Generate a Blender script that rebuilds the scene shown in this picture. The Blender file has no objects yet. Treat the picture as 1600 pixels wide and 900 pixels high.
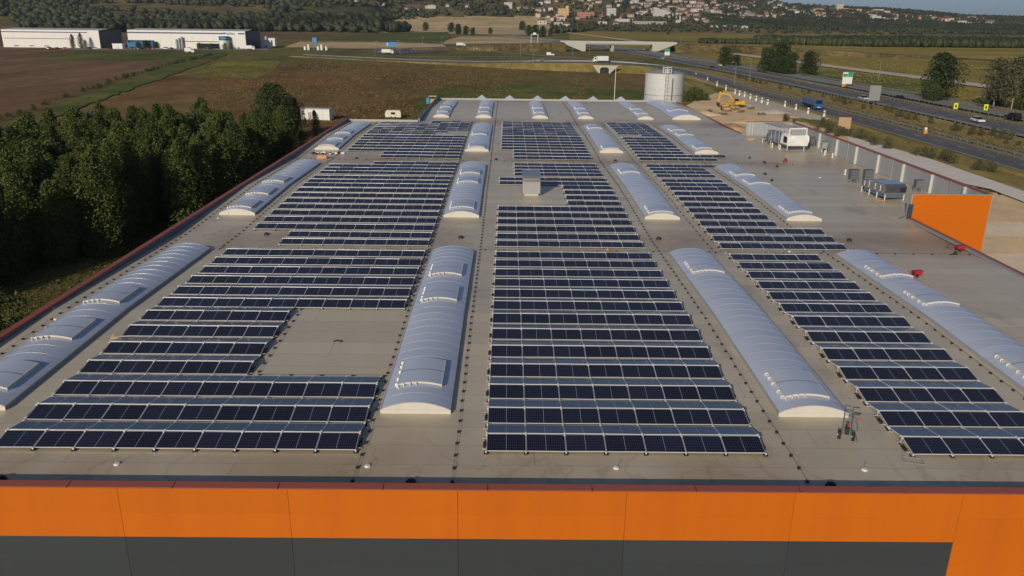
import bpy, math, random, bmesh
import numpy as np
from mathutils import Vector, Matrix
random.seed(7); rng = np.random.default_rng(7)
R = math.radians
sc = bpy.context.scene
C = sc.collection

# ------------------------------------------------------------------ camera
HCAM, PITCH, ROLL, YAW, FPX = 18.005, 0.3276, 0.01245, 0.00893, 1244.0
cam_d = bpy.data.cameras.new('camera'); cam = bpy.data.objects.new('camera', cam_d); C.objects.link(cam)
cam_d.sensor_width = 36; cam_d.lens = FPX/1600*36; cam_d.clip_start = .5; cam_d.clip_end = 30000
cam.location = (0, 0, HCAM)
fw = Vector((math.sin(YAW)*math.cos(PITCH), math.cos(YAW)*math.cos(PITCH), -math.sin(PITCH)))
rt = Vector((math.cos(YAW), -math.sin(YAW), 0)); up = rt.cross(fw)
c_, s_ = math.cos(ROLL), math.sin(ROLL)
rt2 = rt*c_ + up*s_; up2 = up*c_ - rt*s_
cam.rotation_mode = 'QUATERNION'
cam.rotation_quaternion = Matrix((rt2, up2, -fw)).transposed().to_quaternion()
sc.camera = cam

# ------------------------------------------------------------------ light
SUN_EL, SUN_AZ = 21.0, 205.0            # low sun behind the camera to the left
w = bpy.data.worlds.new('World'); sc.world = w; w.use_nodes = True
nt = w.node_tree; nt.nodes.clear()
wo = nt.nodes.new('ShaderNodeOutputWorld'); bg = nt.nodes.new('ShaderNodeBackground'); sky = nt.nodes.new('ShaderNodeTexSky')
sky.sky_type = 'NISHITA'; sky.sun_disc = False; sky.sun_elevation = R(SUN_EL); sky.sun_rotation = R(SUN_AZ)
sky.air_density = 1.0; sky.dust_density = .7; sky.ozone_density = 3.5; sky.altitude = 150
bg.inputs[1].default_value = 0.062
tint = nt.nodes.new('ShaderNodeMix'); tint.data_type = 'RGBA'; tint.blend_type = 'MULTIPLY'; tint.inputs[0].default_value = 1; tint.inputs[7].default_value = (.58, .73, 1.0, 1)
sat = nt.nodes.new('ShaderNodeHueSaturation'); sat.inputs['Saturation'].default_value = .5; nt.links.new(sky.outputs[0], sat.inputs['Color'])
nt.links.new(sat.outputs[0], tint.inputs[6]); nt.links.new(tint.outputs[2], bg.inputs[0]); nt.links.new(bg.outputs[0], wo.inputs[0])
sd = bpy.data.lights.new('sun', 'SUN'); sun = bpy.data.objects.new('sun', sd); C.objects.link(sun)
sd.energy = 3.3; sd.angle = R(.5); sd.color = (1, .87, .70)
ldir = Vector((-math.sin(R(SUN_AZ))*math.cos(R(SUN_EL)), -math.cos(R(SUN_AZ))*math.cos(R(SUN_EL)), -math.sin(R(SUN_EL))))
sun.rotation_euler = ldir.to_track_quat('-Z', 'Y').to_euler(); sun.location = (0, -50, 80)
sc.view_settings.view_transform = 'Standard'; sc.view_settings.look = 'None'
sc.view_settings.exposure = 0; sc.view_settings.gamma = 1
sc.cycles.max_bounces = 6; sc.cycles.volume_bounces = 0

# ------------------------------------------------------------------ survey helpers
GZ = -10.0
def ray(px, py):
    a = (px-800)/FPX; b = (py-450)/FPX
    return fw + rt2*a - up2*b
def G(px, py, z=GZ):                    # the point of the ground (or a level z) seen along a sight line
    d = ray(px, py); t = (z-HCAM)/d.z
    return Vector((d.x*t, d.y*t, z))
def zroof(Y):                           # the roof falls to valleys every 39 m
    return float(np.interp(Y, [27.5, 47.2, 66.6, 86.6, 106.4, 126.1, 145.8, 165.4, 186], [-.06, .276, -.06, .276, -.06, .276, -.06, .276, -.06]))

# ------------------------------------------------------------------ materials
MATS = {}
def mat(name, col, rough=.7, metal=0., spec=.5, col2=None, scale=3., amt=.5, bump=0., bscale=None, stretch=(1, 1, 1), obj_space=True, detail=4, rand=0., coat=0.):
    if name in MATS: return MATS[name]
    m = bpy.data.materials.new(name); m.use_nodes = True; MATS[name] = m
    n = m.node_tree; b = n.nodes['Principled BSDF']
    b.inputs['Roughness'].default_value = rough; b.inputs['Metallic'].default_value = metal
    b.inputs['Specular IOR Level'].default_value = spec; b.inputs['Coat Weight'].default_value = coat; b.inputs['Coat Roughness'].default_value = .06
    b.inputs['Base Color'].default_value = (*col, 1)
    tc = n.nodes.new('ShaderNodeTexCoord'); mp = n.nodes.new('ShaderNodeMapping')
    n.links.new(tc.outputs['Object'], mp.inputs[0]); mp.inputs['Scale'].default_value = stretch
    last = None
    if col2:
        t = n.nodes.new('ShaderNodeTexNoise'); t.inputs['Scale'].default_value = scale; t.inputs['Detail'].default_value = detail
        n.links.new(mp.outputs[0], t.inputs[0])
        r = n.nodes.new('ShaderNodeMapRange'); r.inputs[1].default_value = .5-amt*.5; r.inputs[2].default_value = .5+amt*.5
        n.links.new(t.outputs[0], r.inputs[0])
        mx = n.nodes.new('ShaderNodeMix'); mx.data_type = 'RGBA'; mx.inputs[6].default_value = (*col, 1); mx.inputs[7].default_value = (*col2, 1)
        n.links.new(r.outputs[0], mx.inputs[0]); last = mx.outputs[2]
    if rand:
        oi = n.nodes.new('ShaderNodeObjectInfo'); hs = n.nodes.new('ShaderNodeHueSaturation')
        rr = n.nodes.new('ShaderNodeMapRange'); rr.inputs[3].default_value = 1-rand; rr.inputs[4].default_value = 1+rand
        n.links.new(oi.outputs['Random'], rr.inputs[0]); n.links.new(rr.outputs[0], hs.inputs['Value'])
        if last: n.links.new(last, hs.inputs['Color'])
        else: hs.inputs['Color'].default_value = (*col, 1)
        last = hs.outputs[0]
    if last: n.links.new(last, b.inputs['Base Color'])
    if bump:
        t2 = n.nodes.new('ShaderNodeTexNoise'); t2.inputs['Scale'].default_value = bscale or scale*3; t2.inputs['Detail'].default_value = 3
        n.links.new(mp.outputs[0], t2.inputs[0]); bp = n.nodes.new('ShaderNodeBump'); bp.inputs['Strength'].default_value = bump
        bp.inputs['Distance'].default_value = .05
        n.links.new(t2.outputs[0], bp.inputs['Height']); n.links.new(bp.outputs[0], b.inputs['Normal'])
    return m

M_alu = mat('aluminium', (.62, .62, .62), .32, .85)
M_alu2 = mat('mill_aluminium', (.55, .55, .54), .45, .3)
M_clamp = mat('clamp_metal', (.80, .79, .75), .4, .3)
M_steel = mat('galvanised_steel', (.5, .52, .53), .4, .7, col2=(.38, .4, .42), scale=6)
M_dark = mat('black_rubber', (.02, .02, .022), .7)
M_wire = mat('conductor_wire', (.12, .115, .11), .5, .5)
M_orange = mat('orange_cladding', (.61, .15, .008), .45, spec=.3, col2=(.55, .13, .010), scale=.6, amt=.5, rand=.04, stretch=(1.5, 1, .35), bump=.12, bscale=.9, detail=8)
M_grey = mat('anthracite_cladding', (.044, .053, .061), .45, spec=.4, col2=(.050, .056, .060), scale=.6, amt=.5, rand=.06, stretch=(1.5, 1, .35), bump=.12, bscale=.9, detail=8)
M_lgrey = mat('light_grey_cladding', (.36, .37, .38), .5, col2=(.31, .32, .33), scale=.5, rand=.03)
M_blue = mat('blue_grey_upstand', (.10, .14, .18), .5)
M_red = mat('red_coping', (.30, .085, .06), .55, col2=(.33, .085, .05), scale=1.2)
M_paleco = mat('pale_coping', (.50, .49, .43), .6, col2=(.42, .41, .36), scale=1.5)
M_white = mat('white_paint', (.78, .77, .72), .5, col2=(.7, .69, .64), scale=2)
M_cream = mat('cream_upstand', (.66, .62, .53), .55, col2=(.58, .55, .47), scale=3)
M_conc = mat('concrete', (.42, .40, .36), .85, col2=(.33, .32, .29), scale=.6, bump=.2)
M_asph = mat('asphalt', (.125, .12, .125), .85, col2=(.085, .083, .087), scale=.15, amt=.7, stretch=(1, .15, 1), bump=.1, bscale=8)
M_asph2 = mat('worn_asphalt', (.27, .245, .215), .85, col2=(.19, .175, .155), scale=.12, amt=.7, stretch=(1, .15, 1))
M_paint = mat('road_paint', (.7, .7, .66), .6, col2=(.5, .5, .47), scale=1)
M_glassd = mat('dark_glass', (.015, .02, .025), .08, spec=.6)
M_tyre = mat('tyre', (.018, .018, .018), .8)
M_bark = mat('bark', (.10, .08, .06), .9, col2=(.06, .05, .04), scale=4)
M_palebark = mat('pale_bark', (.42, .38, .30), .85, col2=(.2, .18, .14), scale=2)
M_yellow = mat('machine_yellow', (.72, .40, .02), .45, col2=(.6, .33, .03), scale=2)
M_bluep = mat('blue_truck_paint', (.02, .10, .26), .35, coat=.4)
M_redp = mat('red_paint', (.45, .02, .03), .45)
M_green = mat('sign_green', (.03, .30, .17), .5)
M_bsign = mat('sign_blue', (.04, .24, .50), .5)

def leafmat(name, c1, c2):
    m = bpy.data.materials.new(name); m.use_nodes = True; n = m.node_tree; b = n.nodes['Principled BSDF']
    b.inputs['Roughness'].default_value = .6; b.inputs['Specular IOR Level'].default_value = .25
    oi = n.nodes.new('ShaderNodeObjectInfo'); at = n.nodes.new('ShaderNodeAttribute'); at.attribute_name = 'leaf'
    ad = n.nodes.new('ShaderNodeMath'); ad.operation = 'ADD'; n.links.new(at.outputs['Fac'], ad.inputs[0])
    mu = n.nodes.new('ShaderNodeMath'); mu.operation = 'MULTIPLY'; mu.inputs[1].default_value = .9
    n.links.new(oi.outputs['Random'], mu.inputs[0]); n.links.new(mu.outputs[0], ad.inputs[1])
    sb = n.nodes.new('ShaderNodeMath'); sb.operation = 'MULTIPLY'; sb.inputs[1].default_value = .55; n.links.new(ad.outputs[0], sb.inputs[0])
    mx = n.nodes.new('ShaderNodeMix'); mx.data_type = 'RGBA'; mx.inputs[6].default_value = (*c1, 1); mx.inputs[7].default_value = (*c2, 1)
    n.links.new(sb.outputs[0], mx.inputs[0]); n.links.new(mx.outputs[2], b.inputs['Base Color'])
    return m
L_grove = leafmat('grove_foliage', (.020, .038, .010), (.125, .155, .034))
L_field = leafmat('roadside_foliage', (.022, .036, .012), (.07, .09, .028))
L_grey = leafmat('silver_foliage', (.06, .08, .06), (.22, .25, .2))
L_far = leafmat('woodland_foliage', (.014, .024, .011), (.062, .072, .026))
L_pale = leafmat('sparse_foliage', (.05, .06, .025), (.14, .13, .07))

# ------------------------------------------------------------------ mesh builder
class MB:
    def __init__(s): s.v = []; s.f = []; s.m = []; s.sm = []
    def add(s, vs, fs, mi=0, smooth=False):
        o = len(s.v); s.v += [tuple(p) for p in vs]
        for f in fs: s.f.append(tuple(i+o for i in f)); s.m.append(mi); s.sm.append(smooth)
    def box(s, x0, x1, y0, y1, z0, z1, mi=0, M=None):
        vs = [Vector((x, y, z)) for z in (z0, z1) for y in (y0, y1) for x in (x0, x1)]
        if M is not None: vs = [M @ v for v in vs]
        s.add(vs, [(0, 2, 3, 1), (4, 5, 7, 6), (0, 1, 5, 4), (2, 6, 7, 3), (0, 4, 6, 2), (1, 3, 7, 5)], mi)
    def tube(s, p0, p1, r0, r1=None, n=8, mi=0, caps=True, smooth=True):
        r1 = r0 if r1 is None else r1; p0, p1 = Vector(p0), Vector(p1); d = (p1-p0)
        q = d.to_track_quat('Z', 'Y'); vs = []
        for p, r in ((p0, r0), (p1, r1)):
            for i in range(n):
                a = 2*math.pi*i/n; vs.append(p + q @ Vector((r*math.cos(a), r*math.sin(a), 0)))
        s.add(vs, [(i, (i+1) % n, n+(i+1) % n, n+i) for i in range(n)], mi, smooth)
        if caps: s.add([vs[i] for i in range(n)], [tuple(range(n-1, -1, -1))], mi); s.add([vs[n+i] for i in range(n)], [tuple(range(n))], mi)
    def path(s, pts, r, n=5, mi=0):
        for a, b in zip(pts[:-1], pts[1:]): s.tube(a, b, r, n=n, mi=mi)
    def prism(s, prof, x0, x1, mi=0, axis='x', M=None):      # closed (a,b) profile extruded along an axis
        k = len(prof)
        def P(t, a, b): return Vector((t, a, b)) if axis == 'x' else Vector((a, t, b)) if axis == 'y' else Vector((a, b, t))
        vs = [P(x0, a, b) for a, b in prof]+[P(x1, a, b) for a, b in prof]
        if M is not None: vs = [M @ v for v in vs]
        s.add(vs, [(i, (i+1) % k, k+(i+1) % k, k+i) for i in range(k)]+[tuple(range(k-1, -1, -1)), tuple(range(k, 2*k))], mi)
    def ball(s, c, r, sx=1, sy=1, sz=1, n=8, mi=0):
        c = Vector(c); vs = []; fs = []
        for j in range(1, n//2):
            t = math.pi*j/(n//2)
            for i in range(n): a = 2*math.pi*i/n; vs.append(c+Vector((r*sx*math.sin(t)*math.cos(a), r*sy*math.sin(t)*math.sin(a), r*sz*math.cos(t))))
        k = n//2-1; vs += [c+Vector((0, 0, r*sz)), c-Vector((0, 0, r*sz))]
        for j in range(k-1):
            for i in range(n): fs.append((j*n+i, (j+1)*n+i, (j+1)*n+(i+1) % n, j*n+(i+1) % n))
        for i in range(n): fs.append((len(vs)-2, i, (i+1) % n)); fs.append((len(vs)-1, (k-1)*n+(i+1) % n, (k-1)*n+i))
        s.add(vs, fs, mi, True)
    def mesh(s, name, *mats):
        me = bpy.data.meshes.new(name); me.from_pydata(s.v, [], s.f)
        for m in mats: me.materials.append(m)
        me.polygons.foreach_set('material_index', s.m); me.polygons.foreach_set('use_smooth', s.sm)
        bm = bmesh.new(); bm.from_mesh(me); bmesh.ops.recalc_face_normals(bm, faces=bm.faces); bm.to_mesh(me); bm.free()
        me.update(); return me

def tag(o, label=None, cat=None, group=None, kind=None):
    if label: o['label'] = label
    if cat: o['category'] = cat
    if group: o['group'] = group
    if kind: o['kind'] = kind
    return o
def obj(name, me, parent=None, loc=(0, 0, 0), rz=0, label=None, cat=None, group=None, kind=None, rot=None, scale=None):
    o = bpy.data.objects.new(name, me); C.objects.link(o); o.location = loc; o.rotation_euler = rot if rot else (0, 0, rz)
    if parent: o.parent = parent
    if scale: o.scale = scale
    return tag(o, label, cat, group, kind)
def thing(name, label, cat, loc=(0, 0, 0), rz=0, group=None): return obj(name, None, None, loc, rz, label, cat, group)
def dup(root, loc, rz=None, label=None, scale=None):
    r = root.copy(); C.objects.link(r); r.location = loc
    if rz is not None: r.rotation_euler = (0, 0, rz)
    if scale: r.scale = scale
    if label: r['label'] = label
    for ch in root.children:
        c = ch.copy(); C.objects.link(c); c.parent = r
        for g in ch.children: d = g.copy(); C.objects.link(d); d.parent = c
    return r
ONES = ['first', 'second', 'third', 'fourth', 'fifth', 'sixth', 'seventh', 'eighth', 'ninth', 'tenth', 'eleventh', 'twelfth', 'thirteenth', 'fourteenth', 'fifteenth', 'sixteenth', 'seventeenth', 'eighteenth', 'nineteenth', 'twentieth']
NUM = ['no', 'one', 'two', 'three', 'four', 'five', 'six', 'seven', 'eight', 'nine']

#=========================================================================== GROUND
def flat_poly(name, pts, m, z):
    b = MB(); b.add([(p[0], p[1], z) for p in pts], [tuple(range(len(pts)))]); me = b.mesh(name, m)
    bm = bmesh.new(); bm.from_mesh(me)
    for f in bm.faces:
        if f.normal.z < 0: f.normal_flip()
    bmesh.ops.triangulate(bm, faces=bm.faces); bm.to_mesh(me); bm.free()
    return obj(name, me, kind='structure')
def fieldmat(name, c1, c2, scale=.02, stretch=(1, 1, 1), amt=.28, mul=.8):
    m = mat(name, c1, .95, spec=.1, col2=c2, scale=scale, amt=amt, stretch=stretch, detail=8)
    n = m.node_tree; b = n.nodes['Principled BSDF']; tc = [x for x in n.nodes if x.type == 'TEX_COORD'][0]
    t = n.nodes.new('ShaderNodeTexNoise'); t.inputs['Scale'].default_value = .05; t.inputs['Detail'].default_value = 12; t.inputs['Roughness'].default_value = .7
    mp2 = n.nodes.new('ShaderNodeMapping'); mp2.inputs['Scale'].default_value = (stretch[0]*.8, stretch[1]*.45, 1); n.links.new(tc.outputs['Object'], mp2.inputs[0]); n.links.new(mp2.outputs[0], t.inputs[0])
    src = b.inputs['Base Color'].links[0].from_socket
    mx = n.nodes.new('ShaderNodeMix'); mx.data_type = 'RGBA'; mx.blend_type = 'MULTIPLY'; mx.inputs[0].default_value = mul
    r = n.nodes.new('ShaderNodeMapRange'); r.inputs[1].default_value = .3; r.inputs[2].default_value = .7; r.inputs[3].default_value = .45; r.inputs[4].default_value = 1.35
    n.links.new(t.outputs[0], r.inputs[0]); n.links.new(src, mx.inputs[6]); n.links.new(r.outputs[0], mx.inputs[7])
    t3 = n.nodes.new('ShaderNodeTexNoise'); t3.inputs['Scale'].default_value = .45; t3.inputs['Detail'].default_value = 8; t3.inputs['Roughness'].default_value = .75; n.links.new(mp2.outputs[0], t3.inputs[0])
    r3 = n.nodes.new('ShaderNodeMapRange'); r3.inputs[1].default_value = .36; r3.inputs[2].default_value = .64; r3.inputs[3].default_value = .55; r3.inputs[4].default_value = 1.5; n.links.new(t3.outputs[0], r3.inputs[0])
    m3 = n.nodes.new('ShaderNodeMix'); m3.data_type = 'RGBA'; m3.blend_type = 'MULTIPLY'; m3.inputs[0].default_value = mul*.75; n.links.new(mx.outputs[2], m3.inputs[6]); n.links.new(r3.outputs[0], m3.inputs[7]); n.links.new(m3.outputs[2], b.inputs['Base Color'])
    return m
gm = fieldmat('dry_meadow', (.22, .175, .06), (.13, .13, .035), .012, (1, .5, 1))
b = MB(); xs = np.linspace(-9000, 9000, 19); b.add([(x, y, GZ) for y in (-300, 15000) for x in (-9000, 9000)], [(0, 1, 3, 2)])
obj('ground', b.mesh('ground', gm), kind='structure')
F_brown = fieldmat('ploughed_soil', (.215, .13, .07), (.165, .098, .05), .01, (1, .2, 1))
F_red = fieldmat('red_stubble', (.21, .115, .046), (.17, .145, .045), .012, (.6, .35, 1))
F_green = fieldmat('green_grass', (.085, .115, .026), (.15, .15, .04), .03)
F_lime = fieldmat('bright_green', (.26, .26, .05), (.17, .17, .035), .03)
F_tan = fieldmat('harvested_grain', (.60, .45, .25), (.48, .37, .19), .01, (.3, 1, 1))
F_olive = fieldmat('olive_crop', (.38, .275, .065), (.26, .21, .042), .008, (.2, 1.6, 1))
F_dgreen = fieldmat('dark_crop', (.13, .155, .035), (.18, .175, .05), .01, (.3, 1, 1))
F_sand = fieldmat('sandy_fill', (.84, .63, .37), (.72, .53, .31), .04, amt=.5, mul=.3)
F_gravel = fieldmat('pale_gravel', (.64, .56, .44), (.52, .46, .37), .2, amt=.8, mul=.3)
F_verge = fieldmat('roadside_verge', (.19, .16, .045), (.34, .25, .09), .06, (1, .25, 1), amt=.35)
zlev = [GZ+.02]
def field(name, m, *pp):
    zlev[0] += .012
    out = []
    for (x0, y0), (x1, y1) in zip(pp, pp[1:]+pp[:1]):
        n = max(2, int(abs(x1-x0)/9+abs(y1-y0)/5))
        for k in range(n):
            f = k/n; y = y0+(y1-y0)*f; j = max(.0, min(1.2, (y-45)/70)) if k else 0
            out.append(G(x0+(x1-x0)*f+random.gauss(0, 1.6)*j, y+random.gauss(0, .55)*j))
    return flat_poly(name, out, m, zlev[0])
field('field', F_olive, (905, 66), (1100, 66), (1240, 68), (1900, 72), (1900, 260), (1500, 172), (1200, 108), (1010, 76))
field('field', F_dgreen, (1210, 100), (1460, 128), (1480, 160), (1250, 120))
field('field', F_tan, (930, 46), (1060, 39.5), (1110, 44), (1190, 49), (1120, 51), (930, 49.5))
field('field', F_olive, (890, 49), (1200, 51), (1440, 57), (1700, 61), (1700, 66), (1100, 64), (890, 62))
field('field', F_tan, (1280, 80), (1330, 84), (1700, 98), (1700, 101), (1320, 88))
field('field', F_tan, (620, 33), (790, 34), (900, 38), (880, 46), (690, 46), (632, 43))
field('field', F_tan, (632, 45), (700, 46), (890, 50), (860, 55), (720, 53), (600, 50))
field('field', F_green, (600, 51), (700, 50), (710, 62), (670, 68), (560, 64), (480, 62))
field('field', F_tan, (720, 57), (800, 57), (862, 63), (870, 67), (690, 69), (700, 62))
field('field', F_tan, (470, 65), (620, 66), (690, 69), (700, 74), (560, 76), (440, 74))
field('field', F_brown, (150, 46), (430, 51.5), (545, 52), (470, 61), (400, 62), (150, 75), (-60, 82), (-200, 60), (-200, 46))
field('field', F_tan, (-200, 25), (60, 24), (107, 27), (92, 37), (-200, 39))
field('field', F_dgreen, (107, 27), (152, 28), (152, 38), (92, 38))
field('field', F_brown, (-300, 84), (120, 81), (205, 84), (300, 97), (255, 111), (140, 152), (40, 188), (-300, 290))
field('field', F_green, (50, 93), (135, 80), (345, 79), (356, 84), (330, 93), (230, 96), (120, 95))
field('field', F_red, (270, 119), (360, 116), (440, 99), (700, 104), (1000, 108), (1010, 126), (1010, 150), (700, 180), (480, 250), (60, 250), (140, 172))
field('field', F_lime, (292, 121), (345, 95), (438, 96), (425, 110), (402, 122))
field('field', F_green, (640, 176), (660, 152), (700, 134), (830, 133), (1010, 142), (1010, 175), (640, 190))
field('ditch_strip', F_green, (345, 82), (356, 86), (268, 118), (150, 160), (60, 194), (-100, 250), (-100, 236), (30, 186), (130, 149), (250, 107), (310, 89))
field('verge', F_verge, (1010, 112), (1085, 124), (1130, 150), (1085, 165), (1050, 165), (1010, 150))
field('sand_yard', F_sand, (1062, 172), (1100, 150), (1140, 144), (1210, 158), (1280, 182), (1290, 192), (1340, 225), (1420, 262), (1700, 350), (2100, 700), (1300, 900), (1200, 300))
field('gravel_strip', F_gravel, (1130, 142), (1160, 146), (1300, 186), (1290, 192), (1210, 178), (1130, 152))
field('verge', F_verge, (1225, 184), (1290, 190), (1345, 206), (1420, 228), (1620, 286), (1720, 320), (1720, 360), (1600, 312), (1450, 256), (1340, 220))
field('sand_patch', fieldmat('pale_sand', (.86, .72, .52), (.80, .65, .45), .06, mul=.25), (1500, 350), (1640, 350), (1640, 374), (1500, 374)); field('sand_patch', MATS['pale_sand'], (1500, 400), (1800, 400), (1800, 450), (1500, 440))
flat_poly('concrete_path', [G(x, y) for x, y in [(1322, 216), (1340, 220), (1450, 251), (1600, 304), (1760, 362), (1760, 384), (1600, 321), (1546, 300), (1450, 280), (1330, 235)]], mat('pale_concrete', (.80, .73, .62), .85, col2=(.68, .62, .53), scale=.5), GZ+.55)

def pxof(X, Y): return 805+X/Y*1180
# ---- hills with their woods and town
def hz(X, Y):
    a = X/np.maximum(Y, 1)
    px = 805+a*1180
    ev = np.interp(px, [-400, 900, 1050, 1130, 1200, 1260, 1330, 1400, 1450, 1600, 2000], [.060, .048, .036, .0275, .0185, .0160, .0140, .0105, .0068, .0048, .004])
    d0 = np.interp(px, [-400, 150, 620, 640, 900, 1100, 1300, 1600], [1330, 1330, 1330, 1750, 1850, 1800, 1850, 2000])
    D1 = 3300.
    t = np.clip((Y-d0)/(D1-d0), 0, 1)
    return GZ-.6 + (18-GZ+ev*D1)*(t*t*(3-2*t)*.45+.55*t**1.3)*np.where(t > 0, 1, 0) + .6*(t > 0.001)
ny, nx = 70, 150
ys = np.linspace(1250, 3600, ny); aa = np.linspace(-1.1, 1.1, nx)
vs = []; 
for y in ys:
    for a in aa: vs.append((a*y, y, float(hz(a*y, y))))
fs = [(j*nx+i, j*nx+i+1, (j+1)*nx+i+1, (j+1)*nx+i) for j in range(ny-1) for i in range(nx-1)]
m_hill = fieldmat('hill_scrub', (.07, .075, .028), (.26, .19, .09), .004, (1, .6, 1), amt=.3)
def _py(v): return 27.4+(pxof(v[0], v[1])-800)*.0124+(18-v[2])/v[1]*1244
tanf = [f for f in fs if 618 < pxof(*vs[f[0]][:2]) < 862 and _py(vs[f[0]]) > 27]; ts = set(tanf)
b = MB(); b.add(vs, [f for f in fs if f not in ts], 0, True); b.add(vs, tanf, 1, True); obj('hills', b.mesh('hills', m_hill, F_tan), kind='structure')

#=========================================================================== TREES
def leaf_attr(me, val):
    a = me.attributes.new('leaf', 'FLOAT', 'FACE'); a.data.foreach_set('value', val.astype(np.float32))
def quads_mesh(name, cen, size, m, val):
    n = len(cen); u = rng.normal(size=(n, 3)); u /= np.linalg.norm(u, axis=1)[:, None]
    w_ = rng.normal(size=(n, 3)); w_ -= (w_*u).sum(1)[:, None]*u; w_ /= np.linalg.norm(w_, axis=1)[:, None]
    s = size[:, None]; V = np.empty((n, 4, 3)); V[:, 0] = cen-u*s; V[:, 1] = cen-w_*s*.6; V[:, 2] = cen+u*s; V[:, 3] = cen+w_*s*.6
    me = bpy.data.meshes.new(name); me.vertices.add(n*4); me.vertices.foreach_set('co', V.reshape(-1))
    me.loops.add(n*4); me.loops.foreach_set('vertex_index', np.arange(n*4)); me.polygons.add(n)
    me.polygons.foreach_set('loop_start', np.arange(n)*4); me.polygons.foreach_set('loop_total', np.full(n, 4)); me.materials.append(m)
    me.update(calc_edges=True); leaf_attr(me, val); return me
def crown_mesh(name, h, r, m, nclump=16, leaves=3200, base=.12, size=.28, shape='tall', gaps=.75, vs=1.25):
    cl = []; 
    for i in range(nclump):
        t = (i+.5)/nclump; z = h*(base+(1-base)*t)
        env = math.sin(math.pi*min(1, (t*.82+.16)))**.7 if shape == 'tall' else math.sin(math.pi*(t*.9+.08))**.5
        a = random.random()*6.28; rr = r*env*random.uniform(.25, .75)
        cl.append((rr*math.cos(a), rr*math.sin(a), z, r*env*random.uniform(.4, .68)+.25))
    cl.append((0, 0, h*.5, r*.6)); cl.append((0, 0, h*.93, r*.3))
    per = leaves//len(cl); P = []; val = []
    for x, y, z, cr in cl:
        d = rng.normal(size=(per, 3)); d /= np.linalg.norm(d, axis=1)[:, None]; rad = rng.uniform(gaps, 1.05, per)**.6
        p = d*rad[:, None]*np.array([cr, cr, cr*vs]) + np.array([x, y, z]); P.append(p); val.append(rng.uniform(0, .55, per)+random.random()*.45)
    P = np.concatenate(P); P[:, 2] = np.maximum(P[:, 2], .25)
    return quads_mesh(name, P, rng.uniform(.6, 1.3, len(P))*size, m, np.concatenate(val))
def trunk_mesh(h, r, m, limbs=5, spread=1.2):
    b = MB(); b.tube((0, 0, -.3), (0, 0, h*.45), r, r*.65, 7, caps=False); b.tube((0, 0, h*.45), (.1*h*.1, 0, h*.85), r*.65, r*.15, 6, caps=False)
    for i in range(limbs):
        z = h*random.uniform(.2, .6); a = random.random()*6.28; l = spread*random.uniform(.7, 1.2)
        b.tube((0, 0, z), (l*math.cos(a), l*math.sin(a), z+l*1.3), r*.4, r*.08, 5, caps=False)
    return b.mesh('trunk', m)
def tree_kind(n, h, r, m, bark=None, **k):
    out = []
    for i in range(n): out.append((trunk_mesh(h, .06+h*.012, bark or M_bark, spread=r*.7), crown_mesh('crown', h*random.uniform(.93, 1.07), r*random.uniform(.9, 1.1), m, **k)))
    return out
def plant(kind, name, label, cat, x, y, z, s, group=None, sz=None):
    tm, cm = kind[random.randrange(len(kind))]
    t = thing(name, label, cat, (x, y, z), random.random()*6.28, group); t.scale = (s, s, sz or s)
    obj('trunk', tm, t); obj('crown', cm, t); return t
K_grove = tree_kind(6, 11.5, 2.4, L_grove, leaves=9500, nclump=30, base=.03, size=.135, vs=1.9)
K_lone = tree_kind(2, 12.0, 4.3, L_field, leaves=9000, nclump=30, base=.03, size=.2, shape='round')
K_silver = tree_kind(2, 11.5, 2.2, L_grey, leaves=3000, nclump=16, base=.1, size=.2)
K_field = tree_kind(3, 8.5, 4.0, L_field, leaves=4200, nclump=20, base=.05, size=.30, shape='round')
K_poplar = tree_kind(2, 16.0, 6.2, L_field, leaves=7000, nclump=34, base=.04, size=.38, shape='round')
K_sparse = tree_kind(2, 14, 5.5, L_pale, bark=M_palebark, leaves=3000, nclump=24, base=.28, size=.34, shape='round', gaps=.4)
K_bush = tree_kind(3, 2.6, 1.6, L_grove, leaves=1100, nclump=9, base=.0, size=.15, shape='round')
K_bushp = tree_kind(2, 3.2, 1.7, L_pale, leaves=1000, nclump=9, base=.0, size=.17, shape='round')
# grove beside the left wall
def near_any(x, y, L, d): return any((x-a)**2+(y-b_)**2 < d*d for a, b_ in L)
pos = []; tries = 0
while len(pos) < 250 and tries < 30000:
    tries += 1; y = random.uniform(44, 152); x = random.uniform(-118, -36)
    xmax = -39.5 - (7 if y < 105 else 0) - max(0, (96-y))*.42
    if x > xmax or x < -38-y*.62: continue
    if y > 150-.0*(x) or (y > 128 and x < -78-(y-128)*.0): continue
    if near_any(x, y, pos, 3.1): continue
    pos.append((x, y))
WHERE = ['beside the left wall', 'at the far edge of the grove', 'in the middle of the grove', 'on the outer left side of the grove', 'at the near end of the grove']
for x, y in pos:
    far = y > 130; wq = 1 if far else 0 if x > -50 else 4 if y < 85 else 3 if x < -72 else 2
    if far and random.random() < .14 and x < -50: plant(K_silver, 'silver_tree', 'silver leaved tree rising at the far edge of the dark grove', 'tree', x, y, GZ, random.uniform(.95, 1.08), 'silver trees in the grove')
    else: plant(K_grove, 'grove_tree', 'dense green tree '+WHERE[wq]+' on the left', 'tree', x, y, GZ, random.uniform(.84, 1.08), 'trees of the grove left of the roof '+WHERE[wq])
for x, y, s, lab in [(-53.5, 186, 1.12, 'tall dense green tree standing apart behind the grove'), (-51.5, 196, .72, 'medium tree hiding the left end of the white container'), (-46.5, 196, .5, 'low tree beside the white container at the roof corner'),
                     (-40.5, 158, .5, 'low dark tree against the far left roof corner'), (-56, 172, .62, 'rounded tree left of the tall lone tree')]:
    plant(K_lone if s > .7 else K_grove, 'tree', lab, 'tree', x, y, GZ, s*(.98 if s > .7 else 1.05))
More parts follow.
